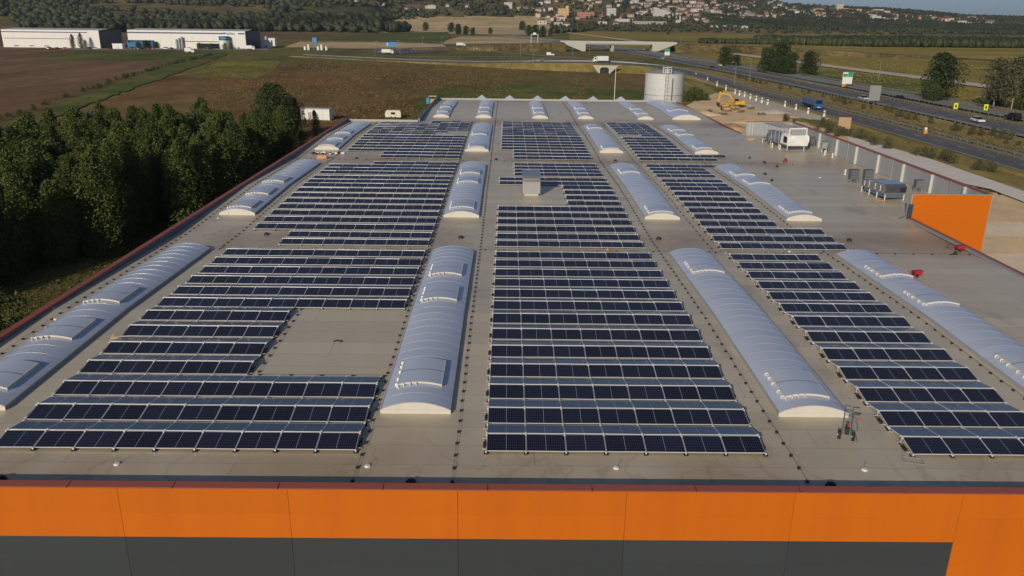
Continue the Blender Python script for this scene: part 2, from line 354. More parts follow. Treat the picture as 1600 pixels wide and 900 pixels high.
for x, y, s, lab in [(-39, 84, 1.3, 'green bush near the left wall below the coping'), (-43, 62, 1.5, 'round bush on the rough grass at the lower left'), (-37, 118, 1.2, 'dark bush close to the left wall'), (-47, 70, 1.1, 'small bush at the foot of the grove'), (-38, 138, 1.6, 'bush between grove and wall near the roof corner'),
                     (-41, 100, 1.2, 'bush in the shade beside the left wall'), (-43, 150, 1.5, 'bush in front of the white container')]:
    plant(K_bush, 'bush', lab, 'bush', x, y, GZ, s)
# single roadside trees
for x, y, s, lab in [(139, 528, 1.32, 'round tree left of the motorway clump beyond the carriageway'), (146, 527, .8, 'small tree hugging the right side of the round motorway tree'),
                     (145.5, 462, 1.35, 'leftmost tree of the clump beyond the motorway'), (150.5, 457, 1.75, 'tallest tree of the clump beyond the motorway'), (154.5, 449, 1.25, 'dense tree at the right of the tall motorway clump'), (148.5, 448, 1.1, 'low tree in front of the tall motorway clump'), (163.5, 446, 1.28, 'detached rightmost tree of the motorway clump')]:
    plant(K_field, 'tree', lab, 'tree', x, y, GZ, s)
plant(K_poplar, 'tree', 'big dense tree beyond the motorway right of the poster sign', 'tree', 163.5, 308, GZ, 1.08)
plant(K_field, 'tree', 'low dark tree at the foot of the big motorway tree', 'tree', 156.5, 300, GZ, .75)
plant(K_sparse, 'tree', 'sparse pale trunked tree beyond the motorway at the right', 'tree', 167.5, 279, GZ, 1.05)
plant(K_sparse, 'tree', 'pale trunked tree with thin crown at the right edge', 'tree', 172, 276, GZ, 1.12)
plant(K_field, 'tree', 'dense tree behind the pale trunks at the right edge', 'tree', 176, 273, GZ, 1.2)
plant(K_field, 'tree', 'dark low tree beneath the pale trunks at the right', 'tree', 172, 285, GZ, .9)
for px, py, s, lab in [(665, 48, 1.1, 'small round tree alone in the harvested field'), (705, 50, 1.2, 'left tree of the clump in the harvested field'), (716, 53, 1.4, 'tallest tree of the clump in the harvested field'), (728, 54, 1.2, 'right hand tree of the clump in the harvested field'), (739, 54, .9, 'low tree at the right end of the field clump'), (766, 53, .8, 'yellowish tree right of the field clump'),
                       (816, 48, 1.3, 'tall tree standing left of the sign gantry copse'), (826, 55, 1.4, 'left tree of the copse behind the sign gantry'), (836, 57, 1.6, 'middle tree of the copse behind the sign gantry'), (848, 58, 1.4, 'right hand tree of the copse behind the sign gantry'), (860, 56, 1.0, 'small tree at the right of the sign gantry copse')]:
    p = G(px, py); plant(K_field, 'tree', lab, 'tree', p.x, p.y, GZ, s*p.y/1100)
for i, (px, py) in enumerate([(982, 49), (1013, 49), (1045, 49), (1044, 54), (1065, 49), (1080, 49)]):
    p = G(px, py); plant(K_field, 'tree', ['first', 'second', 'third', 'nearest', 'fourth', 'last'][i]+' small orchard tree in the pale field above the bridge', 'tree', p.x, p.y, GZ, .62)
p = G(118, 75); q_ = G(130, 75)
for k, px in enumerate((115, 128)):
    p = G(px, 76); plant(K_grove, 'tree', ['left', 'right'][k]+' of two trees before the white hall', 'tree', p.x, p.y, GZ, .95)
for k, px in enumerate((217, 232, 246, 228)):
    p = G(px, 77.5); plant(K_field, 'tree', ['leftmost', 'middle', 'right hand', 'lowest'][k]+' tree before the blue glazed front', 'tree', p.x, p.y, GZ, .62+.1*(k % 2))
for k, px in enumerate((313, 330, 352, 362)):
    p = G(px, 77.5); plant(K_bush, 'bush', ['leftmost', 'second', 'third', 'rightmost'][k]+' shrub at the foot of the long white hall', 'bush', p.x, p.y, GZ, 1.6)

from mathutils import noise as mn
# ---- distant woods: joined blobs of crown geometry
def ico(sub):
    bm = bmesh.new(); bmesh.ops.create_icosphere(bm, subdivisions=sub, radius=1); v = np.array([x.co[:] for x in bm.verts]); f = np.array([[q.index for q in t.verts] for t in bm.faces]); bm.free(); return v, f
ICO = {1: ico(1), 2: ico(2)}
def wood(name, P, H, W, sub=1, m=None, leafp=14, leafs=.9):
    v, f = ICO[sub]; n = len(P); k = len(v)
    V = v[None]*np.stack([W, W, H*.55], 1)[:, None, :]; V = V*rng.uniform(.6, 1.35, (n, k, 1)); V[:, :, 2] += (H*.5)[:, None]; V += P[:, None, :]
    F = f[None]+(np.arange(n)*k)[:, None, None]
    V = V.reshape(-1, 3); F = F.reshape(-1, 3); pn = np.array([mn.noise((x*.02, y*.008, 3)) for x, y in P[:, :2]]); val = np.repeat(np.clip(.35+pn*1.1+rng.normal(0, .2, n), 0, 1.1), len(f))+rng.uniform(0, .25, n*len(f))
    me = bpy.data.meshes.new(name); me.vertices.add(len(V)); me.vertices.foreach_set('co', V.reshape(-1)); me.loops.add(F.size); me.loops.foreach_set('vertex_index', F.reshape(-1))
    me.polygons.add(len(F)); me.polygons.foreach_set('loop_start', np.arange(len(F))*3); me.polygons.foreach_set('loop_total', np.full(len(F), 3)); me.materials.append(m or L_far); me.update(calc_edges=True); leaf_attr(me, val)
    return obj(name, me, kind='stuff')
def pxof(X, Y): return 805+X/Y*1180
def band(x0, y0, x1, y1, depth, n, H, jit=.25):       # trees along a ground line seen from (x0,y0) to (x1,y1)
    t = rng.uniform(0, 1, n); a = G(x0, y0); b_ = G(x1, y1); P = np.array(a)[None]+(np.array(b_)-np.array(a))[None]*t[:, None]; P[:, 1] += rng.uniform(0, depth, n)
    P[:, 2] = np.maximum(GZ, hz(P[:, 0], P[:, 1])); h = H*rng.uniform(1-jit, 1+jit, n); return P, h
def woodband(name, specs, sub=2, label=None, cat='wood'):
    Ps, Hs = zip(*[band(*s) for s in specs]); P = np.concatenate(Ps); h = np.concatenate(Hs)
    o = wood(name, P, h, h*rng.uniform(.34, .5, len(h)), sub); tag(o, label, cat); return o
woodband('tree_belt', [(150, 50.5, 628, 50.5, 90, 1300, 14.), (420, 50, 560, 50, 70, 120, 18.)], 2, 'dark belt of dense trees behind the brown field and white halls', 'tree belt')
woodband('hedge', [(1100, 68, 1240, 70, 30, 300, 5.), (1200, 69, 1380, 74, 60, 800, 8.), (1340, 73, 1720, 77, 110, 1500, 9.)], 2, 'long green band of trees beyond the motorway field', 'tree belt')
woodband('tree_belt', [(866, 53, 990, 44, 60, 150, 9.), (985, 42, 1110, 42, 60, 160, 9.)], 2, 'loose dark trees between the harvested fields and the town', 'tree belt')
woodband('wood', [(1130, 50, 1300, 52, 260, 1900, 8.5), (1290, 52, 1750, 57, 420, 4200, 9.), (1130, 47.5, 1760, 51, 500, 2600, 9.)], 2, 'deep green woodland below the hillside houses at the right', 'wood')
woodband('hedge', [(150, 49, 30, 45, 20, 60, 6.), (165, 48, 205, 47.5, 30, 60, 7.)], 1, 'thin dark hedge behind the white halls', 'hedge')
# hillside cover
n = 30000
X = rng.uniform(-1.05, 1.02, n); Y = 1300+2200*rng.uniform(0, 1, n)**1.2; X = X*Y; px = pxof(X, Y); Z = hz(X, Y)
from mathutils import noise as mn
ns = np.array([mn.noise((x*.0025, y*.004, 0)) for x, y in zip(X, Y)])
keep = (Z > GZ+1.0) & (np.abs(px-800) < 870)
townm = (px > 830)
keep &= np.where(townm, rng.uniform(0, 1, n) < .62, ns > -.27)
pyy = 27.4+(px-800)*.0124+(18-Z)/Y*1244
tanpatch = (px > -50) & (px < 110) & (Z < 8)
tanpatch |= (px > 240) & (px < 640) & (pyy > 14) & (pyy < 27) & (ns > -.12)
tanpatch |= (px > 622) & (px < 866) & (pyy > np.interp(px, [622, 680, 720, 900], [33, 30, 25.5, 27.5]))
keep &= ~tanpatch
P = np.stack([X, Y, Z], 1)[keep]; h = rng.uniform(4, 14, len(P)); tw = pxof(P[:, 0], P[:, 1]) > 850; h = np.where(tw, h*.72, h)
o = wood('hillside_wood', P, h, h*rng.uniform(.45, .8, len(P)), 1); tag(o, 'dark woodland covering the hills along the skyline', 'wood')

#=========================================================================== TOWN
WALLC = [('white_render', (.52, .51, .48)), ('cream_render', (.46, .40, .29)), ('pale_pink_render', (.42, .32, .27)), ('grey_render', (.33, .33, .32))]
ROOFC = [('red_tile', (.19, .072, .045)), ('brown_tile', (.11, .06, .045)), ('grey_tile', (.14, .14, .14))]
WM = [mat(n_, c, .8) for n_, c in WALLC]; RM = [mat(n_, c, .8) for n_, c in ROOFC]
def house_mesh(w_, d, h, rise, hip):
    a = MB(); a.box(-w_/2, w_/2, -d/2, d/2, 0, h)
    for k in (-1, 1): a.box(k*w_*.25-.7, k*w_*.25+.7, -d/2-.05, -d/2+.1, h*.35, h*.75, 1)
    r = MB(); e = .5; hx = w_/2+e; hy = d/2+e; t = hx-(hy if hip else 0)
    vs = [(-hx, -hy, h), (hx, -hy, h), (hx, hy, h), (-hx, hy, h), (-t, 0, h+rise), (t, 0, h+rise)]
    r.add(vs, [(0, 1, 5, 4), (2, 3, 4, 5), (1, 2, 5), (3, 0, 4), (0, 3, 2, 1)]); r.box(w_*.2, w_*.2+.8, .5, 1.3, h+.2, h+rise+.8)
    return a, r
HV = []
for (w_, d, h, ri, hp) in [(12, 9, 5.5, 3.4, 0), (10, 10, 6.5, 3, 1), (15, 10, 6, 3.6, 0), (18, 11, 8, 3, 1), (9, 8, 4, 3.6, 0)]:
    for wi in range(4):
        a, r = house_mesh(w_, d, h, ri, hp)
        for ri_ in range(3): HV.append((a.mesh('wall', WM[wi], M_glassd), r.mesh('roof', RM[ri_]), WALLC[wi][0].split('_')[0] if wi != 2 else 'pink', ROOFC[ri_][0].split('_')[0], wi, ri_))
def put_house(x, y, s=1., wi=None, ri=None):
    c = [hv for hv in HV if (wi is None or hv[4] == wi) and (ri is None or hv[5] == ri)]; hv = random.choice(c)
    side = 'below the right skyline' if pxof(x, y) > 1180 else 'above the motorway bridge' if pxof(x, y) > 850 else 'upper left in the woods'
    t = thing('house', f'{hv[2]} house with {hv[3]} roof on the hillside {side}', 'house', (x, y, float(hz(x, y))-.5), random.choice([0, .2, -.3, .5, 1.57, 1.2, -.1]), f'{hv[2]} houses with {hv[3]} roofs {side}')
    t.scale = (s, s, s); obj('wall', hv[0], t); obj('roof', hv[1], t)
def h_at(px, el):     # place on the hillside along a sight line
    d = ray(px, el)
    for Yt in np.arange(1350, 3350, 12.):
        x = d.x/d.y*Yt; z = HCAM+d.z/d.y*Yt
        if z <= float(hz(x, Yt)): return x, Yt
    return None
cnt = 0; HP = []
def dens(px, py):
    if px < 840: return 0
    if px < 1000: return .18 if py > 8 else .45
    sky_y = np.interp(px, [1000, 1130, 1170, 1250, 1330, 1420, 1600], [-5, -3, 2, 11, 14, 22, 27])
    if py < sky_y+2: return 0
    lo = np.interp(px, [1000, 1100, 1200, 1300, 1380, 1600], [24, 36, 36, 38, 40, 40])
    if py > lo: return .0
    return .9 if px < 1400 else .35
tries = 0
while cnt < 290 and tries < 20000:
    tries += 1; px = random.uniform(840, 1560); py = random.uniform(0, 42)
    if random.random() > dens(px, py): continue
    r_ = h_at(px, py)
    if not r_: continue
    x, y = r_
    if near_any(px, py*2.2, HP, 5.2): continue
    HP.append((px, py*2.2)); cnt += 1
    put_house(x, y, random.uniform(.85, 1.25)*(1.0 if y < 2600 else 1.2), random.choices([0, 1, 2, 3], [5, 3, 1, 2])[0], random.choices([0, 1, 2], [5, 2, 2])[0])
for px, py in [(556, 3), (566, 1), (583, 8), (590, 10), (597, 9), (635, 17), (640, 18), (648, 17), (655, 17), (668, 13), (675, 14), (700, 11), (730, 12), (735, 11), (813, 17), (822, 17), (833, 17), (842, 19), (850, 18), (862, 18)]:
    r_ = h_at(px, py)
    if r_: put_house(r_[0], r_[1], 1.15, random.choice([0, 0, 1]), random.choice([0, 2]))
def block(name, label, px, py, w_, h, d, m, nw, nf, steps=0, cat='building', extra=None):
    r_ = h_at(px, py) or (G(px, py).x, G(px, py).y); x, y = r_; z = max(GZ, float(hz(x, y)))-.5
    t = thing(name, label, cat, (x, y, z))
    b = MB()
    if steps:
        for k in range(steps): b.box(-w_/2+k*w_/steps, -w_/2+(k+1)*w_/steps, 0, d, 0, h*(1-.55*k/steps))
    else: b.box(-w_/2, w_/2, 0, d, 0, h)
    if extra: extra(b)
    obj('wall', b.mesh('wall', m), t)
    wm = MB(); wm.box(-.7, .7, -.08, .1, 0, 1.3); wme = wm.mesh('window', M_glassd)
    for i in range(nw):
        hh = h*(1-.55*(int(i/nw*steps))/steps) if steps else h
        for j in range(nf):
            zz = (j+.35)*h/nf
            if zz+1.5 < hh: obj('window', wme, t, (-w_/2+(i+.5)*w_/nw, 0, zz))
    rb = MB()
    if not steps: rb.box(-w_/2-.3, w_/2+.3, -.3, d+.3, h, h+.6)
    if rb.v: obj('roof', rb.mesh('roof', M_conc), t)
    return t
block('apartment_block', 'tall yellow and salmon apartment block above the fields', 880, 29, 28, 24, 16, mat('yellow_render', (.62, .45, .22), .8), 8, 7, extra=lambda b: b.box(6, 13, 1, 9, 24, 31))
block('apartment_block', 'low salmon wing beside the yellow apartment block', 868, 30, 12, 7, 10, mat('salmon_render', (.55, .22, .14), .8), 3, 2)
block('apartment_block', 'long salmon apartment block right of the yellow tower', 915, 29, 44, 15, 14, mat('salmon_render2', (.42, .20, .14), .8), 10, 4)
block('apartment_block', 'white square block with dark windows at the town edge', 955, 28, 24, 24, 16, WM[0], 6, 6)
block('office_building', 'white block with dark opening on the wooded slope', 794, 14, 22, 17, 14, WM[0], 4, 4)
block('apartment_block', 'stepped white apartment block below the hillside houses', 1034, 26, 46, 24, 16, WM[0], 12, 6, steps=6)
block('hall', 'low white hall at the foot of the town', 975, 34, 44, 7, 20, WM[0], 6, 1)
block('hall', 'long grey hall right of the low white hall', 1015, 38, 84, 7, 20, WM[3], 12, 1)
block('hall', 'long pale greenhouse like hall at the edge of the wood', 1140, 44, 90, 5, 20, mat('pale_hall', (.42, .46, .44), .5), 12, 1)
block('church', 'small white church with slim tower above the pale field', 1060, 36, 12, 7, 10, WM[0], 2, 1, extra=lambda b: b.box(2, 5, 1, 4, 0, 17))
block('hospital', 'large pale hospital slab on the right skyline', 1327, 18, 84, 10, 20, WM[1], 20, 3, extra=lambda b: b.box(-46, -22, 2, 16, 0, 24))
block('apartment_block', 'white stepped block at the right end of the hillside town', 1372, 34, 40, 20, 14, WM[0], 8, 5, steps=3)
block('apartment_block', 'pale block on the skyline right of the hospital', 1372, 21, 38, 14, 14, WM[0], 8, 4)
block('hall', 'white hall among trees at the far right skyline', 1445, 27, 60, 7, 20, WM[0], 8, 1)
block('hall', 'second white hall at the far right skyline', 1515, 29, 70, 7, 20, WM[0], 8, 1)
block('hall', 'pale blue roofed hall in the woodland at the right', 1445, 46, 50, 5, 22, mat('pale_blue_sheet', (.45, .55, .62), .5), 6, 1)
block('hall', 'white building among trees near the right edge', 1510, 39, 36, 8, 20, WM[0], 5, 2)
block('hall', 'long white low roof at the foot of the hospital hill', 1400, 37, 66, 5, 16, WM[0], 8, 1)
block('barn', 'white farm sheds at the foot of the central wood', 640, 19.5, 30, 5, 12, WM[0], 4, 1)

#=========================================================================== LEFT HALLS
def hall(name, label, x0, x1, y0, y1, z1, endm, strips):
    t = thing(name, label, 'warehouse', ((x0+x1)/2, y0, GZ)); L = (x1-x0)/2; h = z1-GZ; D = y1-y0
    pm = MB(); nP = int(round((x1-x0)/9)); wP = (x1-x0)/nP; pm.box(.03, wP-.03, 0, .3, 0, h); pme = pm.mesh('wall_panel', M_white)
    for k in range(nP): obj('wall_panel', pme, t, (-L+k*wP, 0, 0))
    b = MB(); b.box(L-.35, L, .31, D, 0, h-.05); obj('end_wall', b.mesh('end_wall', endm), t)
    b = MB(); b.box(-L, -L+.3, .31, D, 0, h-.05); b.box(-L+.31, L-.36, D-.3, D, 0, h-.05); obj('rear_wall', b.mesh('rear_wall', M_white), t)
    b = MB(); b.add([(-L, 0, h), (L, 0, h), (L, D/2, h+1.1), (-L, D/2, h+1.1), (L, D, h), (-L, D, h)], [(0, 1, 2, 3), (3, 2, 4, 5)]); obj('roof', b.mesh('roof', mat('pale_sheet_roof', (.5, .49, .47), .6)), t)
    for (a0, a1, za, zb, m, nm) in strips:
        b = MB(); b.box(-L+a0*2*L, -L+a1*2*L, -.12, -.01, za*h, zb*h); obj(nm, b.mesh(nm, m), t)
    return t, L, h
M_stripe = mat('stripe_blue', (.07, .08, .16), .6); M_canopy = mat('canopy_brown', (.16, .12, .09), .7); M_endb = mat('navy_cladding', (.035, .055, .085), .5)
M_bfront = mat('blue_glazed_front', (.03, .16, .33), .3)
t, L, h = hall('warehouse', 'white hall with navy end wall at the far left', -412, -333, 682, 722, 4.0, M_endb, [(.0, .88, .85, .90, M_stripe, 'stripe'), (.02, .70, .50, .53, M_canopy, 'stripe')] + [(.11+.155*k, .16+.155*k, .08, .12, M_glassd, 'loading_slot') for k in range(3)])
t, L, h = hall('factory', 'long white factory hall with blue glazed front and navy end wall', -317, -219, 698, 740, 4.4, M_endb,
     [(.0, .83, .83, .90, M_stripe, 'stripe'), (.94, .995, .83, .90, M_stripe, 'stripe'), (.46, .80, .38, .42, M_canopy, 'canopy'), (.58, .80, .02, .3, M_glassd, 'window_band')])
b = MB(); b.box(-L, -L+21, -2.5, -.02, 0, 6.5); obj('blue_front', b.mesh('blue_front', M_bfront), t)
for k in range(7):
    b = MB(); b.box(-L+.6+k*2.9, -L+2.8+k*2.9, -2.62, -2.5, 4.6, 6.2); obj('window', b.mesh('window', M_glassd), t)
b = MB(); b.tube((L-17, -3, 0), (L-17, -3, 7.2), 4.0, n=20, mi=0); b.tube((L-17, -3, 7.2), (L-17, -3, 10.4), 4.2, n=20, mi=1); obj('entrance_tower', b.mesh('entrance_tower', M_white, M_bfront), t)
for k in range(3):
    b = MB(); b.tube((-L+41+k*2.2, -2, 0), (-L+41+k*2.2, -2, 7.5+k), .9, n=10); obj('silo', b.mesh('silo', M_steel), t)
def text(name, s, size, loc, rot, m, parent=None, ext=.02):
    cu = bpy.data.curves.new(name, 'FONT'); cu.body = s; cu.size = size; cu.extrude = ext; cu.align_x = 'CENTER'; cu.align_y = 'CENTER'
    o = bpy.data.objects.new('tmp', cu); C.objects.link(o); dg = bpy.context.evaluated_depsgraph_get(); me = bpy.data.meshes.new_from_object(o.evaluated_get(dg)); bpy.data.objects.remove(o)
    me.materials.clear(); me.materials.append(m); return obj(name, me, parent, loc, rot=rot)
text('lettering', 'TopHaus', 2.3, (L-13, -.2, h*.865), (R(90), 0, 0), M_stripe, t, .05)
text('lettering', 'TopHaus', 1.2, (L-16, -7.3, 8.8), (R(90), 0, 0), M_white, t, .05)
for px, py, w_, hh, lab in [(416, 75, 9, 6, 'small white service building right of the factory'), (425, 72, 6, 7, 'pale shed behind the white service building'), (184, 76.5, 8, 4, 'white container between the two halls')]:
    p = G(px, py); tt = thing('shed', lab, 'shed', (p.x, p.y, GZ)); b = MB(); b.box(-w_/2, w_/2, 0, 5, 0, hh); obj('wall', b.mesh('wall', M_white), tt); b = MB(); b.box(-w_/2-.2, w_/2+.2, -.2, 5.2, hh, hh+.3); obj('roof', b.mesh('roof', M_steel), tt); b = MB(); b.box(-1.2, 1.2, -.1, 0, 0, 2.6); obj('door', b.mesh('door', M_steel), tt)
p = G(417, 73); tt = thing('silo', 'upright metal silo beside the white service building', 'silo', (p.x, p.y, GZ)); b = MB(); b.tube((0, 0, 0), (0, 0, 9), 1.6, n=14); obj('drum', b.mesh('drum', M_steel), tt); b = MB(); b.tube((0, 0, 9), (0, 0, 10), 1.6, .3, n=14); obj('cap', b.mesh('cap', M_steel), tt)
p = G(493, 78); tt = thing('batching_plant', 'small blue and white plant tower in the tan field', 'plant', (p.x, p.y, GZ)); 
b = MB(); [b.tube((x, y, 0), (x, y, 6), .15, n=6) for x in (-1.5, 1.5) for y in (-1.5, 1.5)]; b.box(-1.8, 1.8, -1.8, 1.8, 6, 10); obj('hopper_tower', b.mesh('hopper_tower', M_bsign), tt)
for k, x in enumerate((-8, -5, 3, 6, 10)):
    b = MB(); b.tube((x, -3, 0), (x, -3, 3+k % 2*1.5), 1.1, n=10); obj('tank', b.mesh('tank', M_white), tt)
# low wall and road behind the halls
flat_poly('farm_road', [G(-300, 41), G(200, 39.2), G(200, 40.4), G(-300, 42.6)], mat('pale_road', (.5, .47, .4), .9), GZ+.6)
p0 = G(116, 43); tt = thing('underpass', 'small pale underpass wall behind the left hall', 'underpass', (p0.x, p0.y, GZ)); b = MB(); b.box(-2, 52, 0, 1, 0, 4.2); obj('wall', b.mesh('wall', M_conc), tt); b = MB(); b.box(8, 24, -.1, 0, 0, 2.4); obj('opening', b.mesh('opening', M_dark), tt)

#=========================================================================== ROADS
def ribbon(pts, w0, w1, dz=0.):
    P = [Vector(p) for p in pts]; out = []
    for i, p in enumerate(P):
        d = (P[min(i+1, len(P)-1)]-P[max(i-1, 0)]); d.z = 0; d.normalize(); nn = Vector((d.y, -d.x, 0)); out.append((p+nn*w0+Vector((0, 0, dz)), p+nn*w1+Vector((0, 0, dz))))
    return out
def smooth(pts, k=6):
    P = [Vector(p) if len(p) == 3 else Vector((*p, GZ)) for p in pts]; P = [P[0]*2-P[1]]+P+[P[-1]*2-P[-2]]; out = []
    for i in range(1, len(P)-2):
        for j in range(k):
            t = j/k; a, b_, c, d = P[i-1:i+3]; out.append(.5*((2*b_)+(c-a)*t+(2*a-5*b_+4*c-d)*t*t+(3*b_-a-3*c+d)*t**3))
    out.append(P[-2]); return out
def strip(mb, pts, w0, w1, dz, mi=0, dash=None):
    r = ribbon(pts, w0, w1, dz)
    for i in range(len(r)-1):
        if dash:
            L_ = (pts[i+1]-pts[i]).length; n_ = max(1, int(L_/dash[1]))
            for k in range(n_):
                t0 = k/n_; t1 = t0+dash[0]/L_; mb.add([r[i][0].lerp(r[i+1][0], t0), r[i][1].lerp(r[i+1][1], t0), r[i][1].lerp(r[i+1][1], t1), r[i][0].lerp(r[i+1][0], t1)], [(0, 1, 2, 3)], mi)
        else: mb.add([r[i][0], r[i][1], r[i+1][1], r[i+1][0]], [(0, 1, 2, 3)], mi)
def road(name, pts, w_, m, z, lines=(), dashes=(), bank=True):
    pts = smooth(pts)
    if bank and max(p.z for p in pts) > GZ+.5:
        b = MB()
        for sgn in (-1, 1):
            rr = ribbon(pts, sgn*(w_/2+1.5), sgn*(w_/2+1.5), z-.02)
            for i in range(len(pts)-1):
                q = []
                for k in (i, i+1):
                    top = rr[k][0]; hh = max(.0, top.z-GZ-.0); d = pts[min(k+1, len(pts)-1)]-pts[max(k-1, 0)]; d.z = 0; d.normalize(); nn = Vector((d.y, -d.x, 0))*sgn; q += [top, top+nn*hh*1.9+Vector((0, 0, -hh))]
                b.add([q[0], q[1], q[3], q[2]], [(0, 1, 2, 3)])
        strip(b, pts, -w_/2-1.5, w_/2+1.5, z-.02)
        obj('embankment', b.mesh('embankment', F_verge), kind='structure')
    b = MB(); strip(b, pts, -w_/2, w_/2, z); obj(name, b.mesh(name, m), kind='structure')
    if lines or dashes:
        b = MB()
        for l in lines: strip(b, pts, l-.12, l+.12, z+.012)
        for l in dashes: strip(b, pts, l-.1, l+.1, z+.012, dash=(4, 12))
        obj('road_markings', b.mesh('road_markings', M_paint), kind='structure')
    return pts
near = road('slip_road', [(108, -80), (107, 60), (106.5, 160), (105, 225), (102.5, 300), (101, 370, GZ), (97, 415, -9.2), (83, 446, -7.2), (54, 461, -6), (15, 478, -7), (-25, 505, -9), (-80, 545, GZ), (-150, 590, GZ)], 10.5, M_asph, .55, lines=(-4.6, 4.6), dashes=(0,))
mainr = road('motorway', [(142, -80), (141.5, 60), (140.5, 160), (139, 230), (137, 300), (133.5, 400), (124, 520), (108, 700), (80, 900), (20, 1180), (-20, 1300)], 13.5, M_asph, .5, lines=(-5.8, 5.8), dashes=(-1.8, 2.0))
farr = road('motorway', [(166, -80), (165, 60), (163.5, 160), (161, 250), (158, 330), (152, 440), (140, 580), (122, 760), (96, 940), (40, 1200), (0, 1330)], 11.5, M_asph2, .5, lines=(-5, 5), dashes=(0,))
road('link_road', [tuple(G(1000, 98)), tuple(G(900, 92)), tuple(G(800, 83.5)), tuple(G(700, 78.5)), tuple(G(630, 76.5)), tuple(G(540, 77))], 9, M_asph2, .3, lines=(-4, 4))
road('country_road', [tuple(G(640, 89)), tuple(G(720, 89.5)), tuple(G(800, 89)), tuple(G(900, 95)), tuple(G(1000, 103))], 4, M_conc, .25)
road('dirt_track', [tuple(G(780, 103)), tuple(G(810, 99)), tuple(G(850, 93))], 5, M_conc, .3)
road('service_road', [tuple(G(800, 104)), tuple(G(870, 108)), tuple(G(960, 112)), tuple(G(1010, 124)), tuple(G(1060, 150))], 4, F_gravel, .2)
road('country_road', [tuple(G(670, 23)), tuple(G(740, 32)), tuple(G(815, 40))], 14, F_gravel, .5)
flat_poly('car_park', [G(590, 78), G(622, 76), G(690, 73), G(770, 75), G(700, 80), G(630, 84.5), G(580, 85)], M_asph, GZ+.28)
flat_poly('car_park', [G(100, 78), G(200, 78.5), G(420, 79), G(420, 76), G(100, 76)], M_asph2, GZ+.2)
mv = MB(); strip(mv, smooth([(151.5, -80), (150.5, 160), (148, 260), (144, 370), (132, 540), (112, 760)]), -2.6, 2.6, .42); obj('median', mv.mesh('median', F_verge), kind='structure')
mv = MB(); strip(mv, smooth([(125, -80), (124.5, 100), (123.5, 180), (122, 250), (119, 330), (114, 410), (106, 500)]), -9, 9, .35); obj('verge', mv.mesh('verge', F_verge), kind='structure')
mv = MB(); strip(mv, smooth([(117.5, -80), (117, 100), (116.0, 180), (114.5, 250), (112, 330), (108, 400)]), -2.4, 2.4, .40); obj('grass_strip', mv.mesh('grass_strip', fieldmat('fresh_verge', (.07, .10, .035), (.09, .10, .04), .1)), kind='structure')

# overpass road, bridge
flyz = -2.6
over = smooth([(-120, 735, GZ), (-40, 742, -7.5), (50, 750, flyz), (150, 756, flyz), (240, 742, -4.5), (330, 690, -7.5), (420, 610, GZ)])
for seg, nm in ((over[:int(len(over)*.36)], 'a'), (over[int(len(over)*.50):], 'b')):
    b = MB()
    for sgn in (-1, 1):
        for i in range(len(seg)-1):
            q = []
            for k in (i, i+1):
                d = seg[min(k+1, len(seg)-1)]-seg[max(k-1, 0)]; d.z = 0; d.normalize(); nn = Vector((d.y, -d.x, 0))*sgn; hh = seg[k].z-GZ; q += [seg[k]+nn*7.5, seg[k]+nn*(7.5+hh*2)+Vector((0, 0, -hh-.1))]
            b.add([q[0], q[1], q[3], q[2]], [(0, 1, 2, 3)])
    strip(b, seg, -7.5, 7.5, 0); obj('embankment', b.mesh('embankment', fieldmat('dry_bank', (.20, .145, .062), (.12, .105, .04), .05)), kind='structure')
    b = MB(); strip(b, seg, -3.5 if nm == 'b' else -5.5, 3.5 if nm == 'b' else 5.5, .15); obj('overpass_road', b.mesh('overpass_road', M_asph2), kind='structure')
t = thing('road_bridge', 'pale concrete road bridge crossing the motorway', 'bridge', (100, 752, 0))
b = MB(); b.box(-47, 47, -6.5, 6.5, flyz-1.3, flyz+.1); obj('deck', b.mesh('deck', M_conc), t)
for s_y in (-6.7, 6.5):
    b = MB(); b.box(-52, 52, s_y, s_y+.2, flyz-.3, flyz+1.2); obj('parapet', b.mesh('parapet', M_paleco), t)
for x in (-5.5,): 
    for yy in (-4, 3): b = MB(); b.box(x-1.2, x+1.2, yy-.8, yy+.8, GZ-.2, flyz-1.3); obj('pier', b.mesh('pier', M_conc), t)
for sg in (-1, 1):
    b = MB(); b.prism([(sg*30, GZ), (sg*33, GZ), (sg*52, flyz-.2), (sg*30, flyz-.2)], -6.9, -6.2, axis='y'); b.box(min(sg*30, sg*31.2), max(sg*30, sg*31.2), -6.2, 6.2, GZ-.2, flyz-1.3); obj('abutment', b.mesh('abutment', M_paleco), t)
# culvert
t = thing('culvert', 'pale concrete culvert portal with dark opening under the slip road', 'culvert', (52, 441, GZ))
pf = [(-2.4, 0), (-2.4, 2.6), (-1.2, 3.3), (1.2, 3.3), (2.4, 2.6), (2.4, 0), (2.9, 0), (7.6, 4.3), (-6.4, 4.3), (-2.9, 0)]
b = MB(); b.prism(pf, 0, .6, axis='y'); obj('wing_wall', b.mesh('wing_wall', M_paleco), t)
b = MB(); b.prism([(-2.4, 0), (-2.4, 2.6), (-1.2, 3.3), (1.2, 3.3), (2.4, 2.6), (2.4, 0)], .61, .9, axis='y'); obj('opening', b.mesh('opening', M_dark), t)

